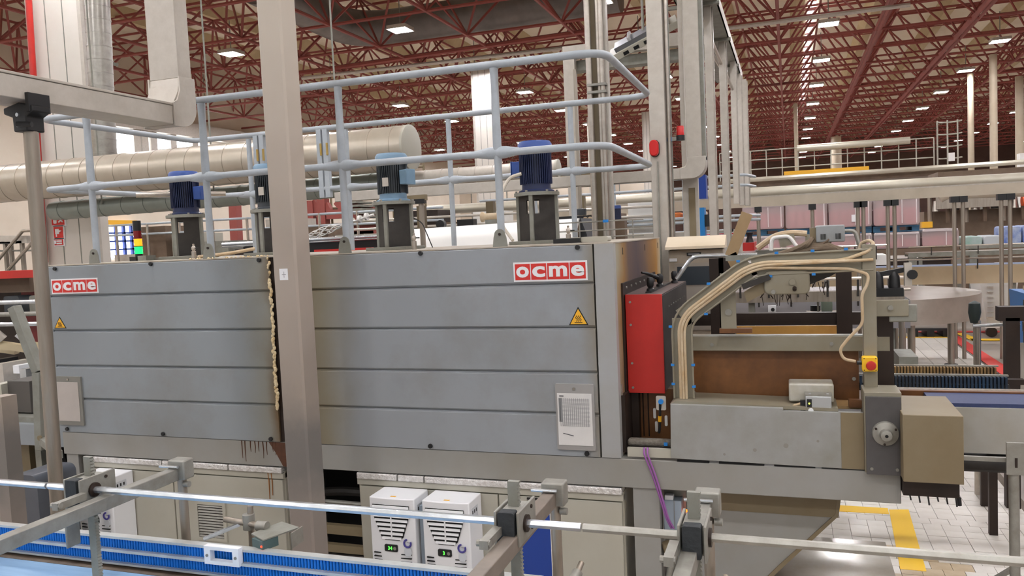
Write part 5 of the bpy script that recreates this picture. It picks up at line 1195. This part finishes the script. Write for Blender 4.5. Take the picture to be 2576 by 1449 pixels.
t = thing('white_tube', 'white tube and blue bar lying across behind the exit frame', 'tube', (0, 8.9, 1.7)); B().cyl((0.013, 8.79, 1.432), (0.502, 8.79, 1.422), .03, n=12).obj('tube', white, t); bx('blue_bar', bluepan, t, 0.256, 0.39, 8.77, 8.81, 1.434, 1.459); bx('stand', galvd, t, 0.254, 0.273, 8.77, 8.81, 0, 1.402)
t = thing('canister', 'green topped canister behind the exit frame', 'canister', (0.351, 8.9, 1.2)); B().rrect(0.299, 0.407, 1.217, 1.366, .02, 'Y', 8.9, 9.05).obj('body', pm('pale_green', (176, 196, 180), rough=.4), t); B().cyl((0.24, 8.9, 1.235), (0.241, 8.9, 1.293), .05, n=12).obj('drum', black, t); bx('shelf', steelb, t, 0.157, 0.502, 8.85, 9.1, 0, 1.218)

# ---- platform with railing far back
pf = thing('service_platform', 'distant service platform with white railings over the machines', 'platform', (3, 30, 0))
zf = 3.797; bx('deck', brown, pf, -2.5, 5.192, 30, 32.5, zf-.25, zf)
bx('yellow_beam', yellowst, pf, -0.127, 2.608, 29.9, 30.0, zf+.05, zf+.20)
for k in range(14):
    x_ = -2.3+k*(4.605+2.3)/13; B().cyl((x_, 30, zf), (x_, 30, zf+1.0), .02, n=6).obj('post', cab, pf)
for z_ in (.35, .68, 1.0): B().cyl((-2.3, 30, zf+z_), (4.605, 30, zf+z_), .02, n=6).obj('rail', cab, pf)
B().cyl((0.325, 29.8, zf+.95), (3.866, 29.8, zf+.95), .12, n=10).obj('pipe', pm('pale_pipe', (206, 200, 184)), pf); B().cyl((-2, 29.8, zf-.02), (8, 29.8, zf), .08, n=8).obj('pipe', pm('pale_pipe', (206, 200, 184)), pf)
for x_ in (-2.2, 2, 6): bx('leg', galvd, pf, x_, x_+.15, 30.2, 30.35, 0, zf-.25)
xg = 4.725
for k in range(4): B().tube(arc((xg+.35, 30+k*.0, zf+.3+k*.4), .35, 0, PI, 'XZ' if False else 'XY', 8), .025, 6).obj('ladder_hoop', cab, pf)
for dx in (0, .3, .6): B().cyl((xg+dx, 30.1, zf), (xg+dx, 30.1, zf+1.55), .025, n=6).obj('ladder_cage_bar', cab, pf)
bx('notice_board', whitep, pf, 5.015, 5.201, 29.9, 29.93, 3.98, 4.253)
# far round columns
for k, (a_, yv, r_) in enumerate(((7.21, 38, .12), (7.189, 34, .13), (0.426, 42, .10), (3.182, 60, .35), (9.429, 40, .16))):
    tag(B().cyl((a_, yv, 0), (a_, yv, 8.0), r_, n=12).obj('round_column', pm('column_beige', (196, 182, 160), (180, 164, 140), scale=2, rough=.6)), ['round beige column right of the ladder cage', 'thicker round beige column second from the right edge', 'thin round column by the skylight strip', 'broad faint column far behind the platform', 'grey round column at the right edge'][k], 'column')
tag(bx('white_cladding', whitep, None, 8.972, 9.239, 38, 38.5, 0, 4.612), 'short white clad pier at the right edge', 'pier')

# ---- round accumulation table
rt_ = thing('round_table', 'round steel accumulation table with a grey-blue top', 'table', (1.25, 12.2, 0))
zt_ = 1.124; cxr = 2.404-1.28
B().lathe([(0, zt_), (1.24, zt_), (1.24, zt_-.01), (0, zt_-.01)], (cxr, 12.2, 0), 48).obj('top', pm('table_blue_grey', (158, 178, 186), (146, 164, 172), scale=3, rough=.5), rt_)
B().lathe([(1.25, zt_+.02), (1.28, zt_+.02), (1.28, zt_-.30), (1.25, zt_-.30), (1.25, zt_+.02)], (cxr, 12.2, 0), 48).obj('rim', pm('rim_steel', (186, 178, 168), (170, 160, 150), scale=4, rough=.28, metal=.75), rt_)
for x_, y_ in ((2.17, 12.9), (1.55, 13.0), (cxr-1.0, 12.2), (cxr+.3, 11.1)): B().cyl((x_, y_, 0), (x_, y_, zt_-.28), .045, n=12).obj('leg', steelb, rt_); B().cyl((x_, y_, 0), (x_, y_, .03), .09, n=12).obj('foot', soot, rt_)
# bins and frame at right
bn = thing('waste_bin', 'grey plastic bin on a black pallet beneath the round table', 'bin', (2.36, 16.4, 0))
x0, x1 = 2.054, 2.696
B().prism([(x0+.05, .16), (x1-.05, .16), (x1, .78), (x0, .78)], 'Y', 16.05, 16.75).obj('tub', pm('bin_grey', (196, 190, 182), rough=.5), bn)
for k in range(3): bx('pallet_block', black, bn, x0+k*(x1-x0-.12)/2, x0+k*(x1-x0-.12)/2+.12, 16.05, 16.7, 0, .12)
bx('pallet_deck', black, bn, x0-.03, x1+.03, 16.02, 16.75, .12, .16)
bn = thing('waste_bin', 'tall white wheeled bin right of the round table', 'bin', (3.4, 16.2, 0))
x0, x1 = 3.233, 3.66
B().prism([(x0+.04, .17), (x1-.02, .17), (x1+.1, 1.12), (x0-.1, 1.12)], 'Y', 16.0, 16.9).obj('tub', pm('bin_white', (222, 220, 216), rough=.45), bn); bx('rim', pm('bin_white', (222, 220, 216)), bn, x0-.14, x1+.14, 15.95, 16.95, 1.10, 1.16)
for x_ in (x0+.1, x1-.1): B().cyl((x_, 16.0, .09), (x_, 16.06, .09), .09, n=14).obj('wheel', rustd, bn)
bx('base_bar', white, bn, x0, x1, 15.98, 16.04, .17, .22)
for k in range(8): bx('moulded_rib', galv, bn, x0+.03, x0+.12, 15.955, 16.0, .35+k*.09, .36+k*.09)
o = B().rrect(3.463, 3.63, 1.161, 1.29, .05, 'Y', 16.1, 16.6).obj('film_bag', whitep, bevel=.03); tag(o, 'crumpled white bag lying on the wheeled bin', 'bag')
t = thing('machine_frame', 'dark rusty steel frame at the right edge', 'machine frame', (1.7, 7, 0))
x_ = 1.463
bx('top_beam', rustd, t, 1.419, 3.4, 6.6, 6.7, 1.38, 1.483); bx('post', rustd, t, x_, x_+.09, 6.6, 6.68, 0, 1.403); bx('second_beam', brown, t, x_+.1, 3.4, 6.5, 6.58, 1.31, 1.379); bx('post', rustd, t, x_+.2, x_+.28, 6.9, 6.98, 0, 1.5); bx('light_strip', galv, t, x_+.13, x_+.15, 6.75, 6.77, .6, 1.2)
t = thing('parts_bin', 'blue plastic bin behind the rusty frame with beige sacks', 'bin', (1.95, 7.3, .9))
x0 = 1.777; B().prism([(x0+.06, .55), (3.0, .55), (3.0, 1.507), (x0, 1.508)], 'Y', 7.3, 7.9).obj('tub', pm('bin_blue', (52, 112, 176), rough=.45), t); bx('stand', galvd, t, x0+.1, 2.9, 7.4, 7.8, 0, .55)
B().rrect(x0+.08, 2.9, 1.494, 1.547, .05, 'Y', 7.4, 7.8).obj('sacks', pm('beige_sack', (214, 184, 142), (196, 164, 118), scale=9, rough=.8), t)
t = thing('knob_stand', 'polished stand with a dark leaf-shaped knob and side bar', 'stand', (1.2, 6.9, 0))
x_ = 1.338; zk = 1.334
B().cyl((x_, 6.9, 0), (x_, 6.9, zk+.02), .026, n=12).obj('tube', steel, t); zk2 = 1.499
B().lathe([(0, zk), (.03, zk), (.045, zk+.08), (.04, zk+.15), (.015, zk2), (0, zk2+.005)], (x_-.015, 6.9, 0), 12).obj('knob', pm('dark_green_black', (34, 44, 42), rough=.5), t); B().cyl((x_-.03, 6.88, 1.313), (x_+.28, 6.88, 1.327), .014, n=10).obj('side_bar', chrome, t)
tag(B().cyl((1.063, 9, 0), (1.067, 9, 1.161), .03, n=10).obj('table_strut', steelb), 'thin strut just right of the exit frame', 'strut')
tag(bx('ramp_plate', galvd, None, 0.923, 1.08, 8, 8.5, 0, 0.896), 'low grey plate at the edge of the tiled gangway', 'plate')

# ================================================================== behind the tunnel, left and centre
# long white hood board right behind the motors
t = thing('white_hood', 'long white sheet hood behind the right-hand motors', 'hood', (-2.6, 7.2, 0))
za, zb_ = 1.2, 2.282
hx0, hx1, hx2, hz0, hz1 = -3.456, -1.766, -1.775, 2.267, 2.289
B().add([(hx0, 6.55, 1.9), (hx1, 6.55, 1.9), (hx2, 7.0, hz1), (hx0, 7.0, hz0), (hx0, 6.59, 1.9), (hx1, 6.59, 1.9), (hx2, 7.04, hz1), (hx0, 7.04, hz0)], [(0,1,2,3), (7,6,5,4), (0,4,5,1), (1,5,6,2), (2,6,7,3), (3,7,4,0)]).obj('front_sheet', pm('hood_white', (246, 244, 240), rough=.4), t)
B().prism([(-1.838-.10, za), (-1.775+.01, 2.289), (-1.712, 2.14), (-1.712, za)], 'Y', 7.02, 7.5).obj('dark_end', pm('dark_end_plate', (64, 66, 70), rough=.5), t)
bx('body', whitep, t, -3.456-.02, -1.95, 7.05, 7.6, za, 2.25); bx('leg', galvd, t, -3.3, -3.2, 7.1, 7.5, 0, za); bx('leg', galvd, t, -2.1, -2.0, 7.1, 7.5, 0, za)
bx('handle', black, t, -1.837, -1.804, 6.985, 7.0, 2.259, 2.27)
bx('rear_block', black, t, -3.04, -2.872, 7.2, 7.3, 2.25, 2.339)
B().lathe([(0, -.1), (.05, -.1), (.05, -.08), (.035, -.06), (.035, .06), (.05, .08), (.05, .1), (0, .1)], (-2.721, 7.3, 2.354), 16, 'X').obj('cable_spool', cable, t); bx('spool_stand', galvd, t, -2.739-.04, -2.706+.04, 7.28, 7.32, 2.25, 2.343)
B().lathe([(0, -.03), (.045, -.03), (.045, .03), (0, .03)], (-3.253, 7.3, 2.303), 14, 'Y').obj('black_wheel', black, t); B().cyl((-3.253, 7.3, 2.2), (-3.253, 7.3, 2.299), .015, n=6).obj('wheel_post', black, t)
# infeed belt behind, with chrome rails and red strip
t = thing('rear_infeed', 'black infeed belt with chrome rails and a red strip behind the roof', 'conveyor', (-4, 6.6, 0))
bx('belt', black, t, -5.0, -3.5, 6.5, 6.9, 1.95, 2.182); B().cyl((-5.2, 6.45, 2.204), (-3.5, 6.45, 2.211), .018, n=10).obj('rail', chrome, t); B().cyl((-5.2, 6.45, 2.182), (-3.5, 6.45, 2.189), .010, n=8).obj('rail', chrome, t)
bx('red_strip', redlab, t, -4.08, -3.49, 6.3, 6.34, 2.0, 2.114); bx('supports', soot, t, -4.9, -3.5, 6.5, 6.85, 0, 1.95)
# knitted cable grip slung across
t = thing('cable_grip', 'white knitted cable grip slung between the posts', 'cable grip', (-4.002, 6.6, 2.283))
pa, pb = Vector((-4.353, 6.6, 2.239)), Vector((-3.763, 6.6, 2.376))
for k in range(8):
    pts = []
    for i in range(41):
        u = i/40; c = pa.lerp(pb, u); r = .035*math.sin(PI*min(1, u*1.3+.05))+.004; a = k*PI/4*1.0+(1 if k % 2 else -1)*u*9
        pts.append(c+Vector((0, math.cos(a)*r, math.sin(a)*r)))
    B().tube(pts, .004, 5).obj('strand', whitep, t)
for p_ in ((-3.763, 6.6, 2.379), (-3.691, 6.6, 2.398)): B().lathe([(0, -.012), (.035, -.012), (.035, .012), (0, .012)], p_, 14, 'X').obj('disc', whitep, t)
B().cyl((-3.763, 6.6, 2.379), (-3.615, 6.6, 2.412), .012, n=8).obj('tail', whitep, t); B().cyl(tuple(pa), (-4.669, 6.6, 2.191), .010, n=8).obj('tail', whitep, t)
# round post with black head in the gap
t = thing('clamp_post', 'round steel post with black clamp head right of the pale motor', 'post', (-3.064, 6.45, 2.259)); x_ = -3.057
B().cyl((x_, 6.45, 0), (x_, 6.45, 2.479), .025, n=10).obj('tube', steelb, t); bx('head', black, t, x_-.05, x_+.05, 6.41, 6.454, 2.479, 2.517); B().bar((x_-.35, 6.45, 2.524), (x_+.05, 6.45, 2.531), .06, .05).obj('duct_arm', khaki, t)
# red steel stair tower
t = thing('stair_tower', 'red steel stair tower with railings left of the pale motor', 'stairs', (-9, 17, 0))
YS = 17.0
for a_, b_ in (((-11.013, 17, 3.252), (-11.041, 17, 2.235)), ((-10.675, 17, 3.281), (-10.725, 17, 1.931)), ((-13.242, 17, 3.431), (-13.3, 17, 2.428))): B().bar(a_, (b_[0], 17, 0), .22, .22).obj('column', truss, t)
for a_, b_ in (((-10.97, 17, 3.221), (-10.705, 17, 2.849)), ((-10.619, 17, 3.134), (-10.503, 17, 2.887)), ((-9.641, 16.5, 3.16), (-9.309, 16.5, 2.635)), ((-10.26, 17, 3.209), (-9.916, 17, 2.809))): B().bar(a_, b_, .14, .22).obj('stringer', truss, t)
for a_, b_ in (((-10.547, 17, 2.889), (-9.255, 17, 2.888)), ((-10.438, 16, 2.461), (-8.734, 16, 2.473)), ((-10.448, 16, 2.324), (-8.744, 16, 2.323))): B().bar(a_, b_, .2, .22).obj('landing_beam', truss, t)
for k in range(5): B().tube([(-12.4, 17.1, 2.2+k*.42), (-8.0, 17.1, 2.2+k*.42)], .03, 6).obj('rail', khaki, t)
for k in range(11): B().tube([(-12.2+k*.42, 17.12, 1.6), (-12.2+k*.42, 17.12, 4.0)], .028, 6).obj('baluster', khaki, t)
for k in range(7): q = Vector((-9.535, 16.4, 3.087)).lerp(Vector((-9.05, 16.4, 2.568)), k/6); bx('tread', galvd, t, q.x-.16, q.x+.16, 16.3, 17.1, q.z, q.z+.05)
bx('landing', khaki, t, -10.298, -8.622, 15.8, 16.6, 2.562, 2.633)
for k in range(6): bx('machine_block', [rustd, galvd, brown][k % 3], t, -9.758+k*.28, -9.758+k*.28+.22, 15, 15.4, 0, 1.9+.12*((k*2) % 3))
# wide equipment behind the motors
t = thing('rear_machinery', 'row of grey machine housings behind the tunnel roof', 'machine', (-11, 13, 0))
for k in range(10): bx('housing', [galv, brown, cab, galvd, rustd][k % 5], t, -13.2+k*.75, -12.6+k*.75, 13, 13.8, 0, 2.15+.18*((k*7) % 4))
for k in range(9): B().tube([(-13.0+k*.8, 12.9, 1.9), (-13.0+k*.8, 12.9, 2.75)], .025, 6).obj('pipe', steel, t)
B().tube([(-13.2, 12.9, 2.55), (-5.7, 12.9, 2.5)], .022, 6).obj('rail', rail, t); B().tube([(-13.2, 12.9, 2.75), (-5.7, 12.9, 2.72)], .022, 6).obj('rail', rail, t)
t = thing('rear_housings', 'low cream and grey housings behind the white hood', 'machine', (-4, 12, 0))
for k in range(8): bx('housing', [cab, galv, brown, whitep][k % 4], t, -6.6+k*.62, -6.1+k*.62, 11.9, 12.4, 0, 2.15+.14*((k*5) % 4))
for k in range(3): B().tube([(-7, 11.8, 2.25+.14*k), (-1.8, 11.8, 2.22+.14*k)], .02, 6).obj('rail', galv, t)
t = thing('beam_gantry', 'beige gantry beam below the slim duct', 'beam', (-4, 10, 2.6))
B().bar((-4.631, 9.8, 2.84), (-2.243, 9.8, 2.809), .16, .16).obj('beam', khaki, t); B().bar((-4.633, 9.8, 2.798), (-2.245, 9.8, 2.76), .3, .05).obj('flange', cab, t)
for a_ in (-4.644, -3.653, -2.449): bx('leg', khaki, t, a_-.05, a_+.05, 9.75, 9.85, 0, 2.62)

# inclined stair rail by the left machine
t = thing('stair_railing', 'grey stair railing on a gangway at the far left', 'railing', (-8.5, 7.5, 2))
YR = 8.0
B().bar((-10.367, 8, 2.444), (-9.537, 8, 2.409), .10, .10).obj('duct', galv, t)
for a_ in ((-9.983, 8, 2.396), (-9.882, 8, 2.392), (-9.68, 8, 2.394)): B().cyl((a_[0], 8, 2.0), (a_[0], 8, a_[2]), .03, n=8).obj('post', steelb, t); bx('clamp', black, t, a_[0]-.05, a_[0]+.05, 7.95, 8.05, a_[2]-.03, a_[2])
B().tube([(-10.136, 7.9, 2.062), (-9.531, 7.9, 2.521), (-9.369, 7.9, 2.524)], .022, 8).obj('hand_rail', steelb, t); B().tube([(-9.852, 7.9, 2.011), (-9.388, 7.9, 2.353)], .022, 8).obj('lower_rail', steelb, t); B().tube([(-10.313, 8, 2.28), (-9.518, 8, 2.261)], .012, 6).obj('wire_rail', zinc, t)
bx('gangway', galvd, t, -11, -9.428, 7.8, 8.6, 1.9, 1.99); bx('gangway_leg', galvd, t, -9.0, -8.9, 8.0, 8.1, 0, 1.9)
# left machine with red beam
t = thing('infeed_machine', 'dark infeed machine with a red top beam at the left edge', 'machine', (-6.6, 5.6, 0))
YL = 5.6
bx('red_beam', red, t, -8.6, -6.668, 5.6, 5.75, 1.974, 2.045); bx('canopy', brown, t, -8.6, -6.919, 5.76, 6.5, 1.831, 1.975); bx('red_panel', pm('deep_red', (120, 26, 30), rough=.45), t, -7.697, -7.378, 6.3, 6.4, .9, 1.844); bx('back_panel', rustd, t, -9, -7.758, 6.4, 6.45, .6, 1.95)
for z_, m_ in ((1.77, chrome), (1.663, zinc), (1.573, chrome)): B().cyl((-8.2, 5.3, z_-.01), (-6.24, 5.3, z_), .020, n=10).obj('cross_bar', m_, t)
for k in range(5): B().rrect(-7.2+k*.33, -7.0+k*.33, 1.62, 1.80, .03, 'Y', 5.7, 5.85).obj('gripper', galvd if k % 2 else mgrey, t); 
for k in range(4): B().bar((-7.5+k*.32, 5.35, 1.38), (-7.15+k*.32, 5.5, 1.30), .09, .06).obj('paddle', pm('ivory', (214, 196, 160), rough=.5), t); B().cyl((-7.5+k*.32, 5.3, 1.5), (-7.45+k*.32, 5.35, 1.42), .05, n=10).obj('roller_head', white if k % 2 else galv, t)
for k in range(14): bx('pusher', [chrome, black, galv, white][k % 4], t, -8.0+k*.15, -7.93+k*.15, 5.0+.03*(k % 3), 5.3, 1.08+.03*((k*3) % 5), 1.22+.02*((k*7) % 4))
bx('film_table', pm('glossy_film', (196, 200, 208), (120, 124, 134), scale=9, rough=.15), t, -8.4, -5.5, 4.9, 5.5, 1.02, 1.06)
bx('side_box', cab, t, -5.946, -5.852, 4.55, 5.2, .95, 1.18); bx('side_box_face', pm('dark_grey_box', (84, 80, 76), rough=.5), t, -5.848, -5.616, 4.6, 5.2, .95, 1.20, bevel=.004); bx('box_shelf', galvd, t, -6.6, -5.12, 4.5, 5.3, .90, .94)
bx('bed_frame', panel, t, -8.0, -5.02, 4.45, 4.55, .74, .90); bx('bed_slot', black, t, -5.662, -5.638, 4.44, 4.45, .86, .90); bx('bed_window', white, t, -5.709, -5.667, 4.44, 4.45, .82, .835)
bx('under_plate', khaki, t, -6.6, -5.798, 4.7, 4.75, .42, .72); bx('under_body', pm('dark_drum', (52, 52, 56), (70, 68, 68), scale=2, rough=.35), t, -7.5, -5.05, 5.0, 6.0, 0, .72)
for k in range(3): B().tube(bend([(-6.2+.25*k, 4.9, .70), (-6.0+.2*k, 4.85, .45), (-5.7+.15*k, 4.9, .15)], .15), .03, 8).obj('hose', black, t)
for x_ in (-7.9, -5.12): bx('leg', galvd, t, x_, x_+.08, 4.46, 4.54, 0, .74)
bx('corner_leg', galvd, t, -5.56-.03, -5.56+.03, 4.58, 4.64, 0, .90)
t = thing('corner_post', 'rust-edged steel post at the lower left corner', 'post', (-4.413, 3.4, 0.872)); bx('shaft', polem, t, -4.471, -4.381, 3.4, 3.5, 0, 1.348)
t = thing('grey_cabinet', 'dark grey rounded cabinet behind the left bracket', 'cabinet', (-4.659, 3.7, 0.508)); B().rrect(-4.809, -4.584, .05, 0.763, .05, 'Y', 3.75, 4.05).obj('body', pm('slate_drum', (88, 92, 100), (70, 74, 82), scale=2, rough=.35), t); bx('base', black, t, -4.809+.03, -4.584-.03, 3.8, 4.02, 0, .05)
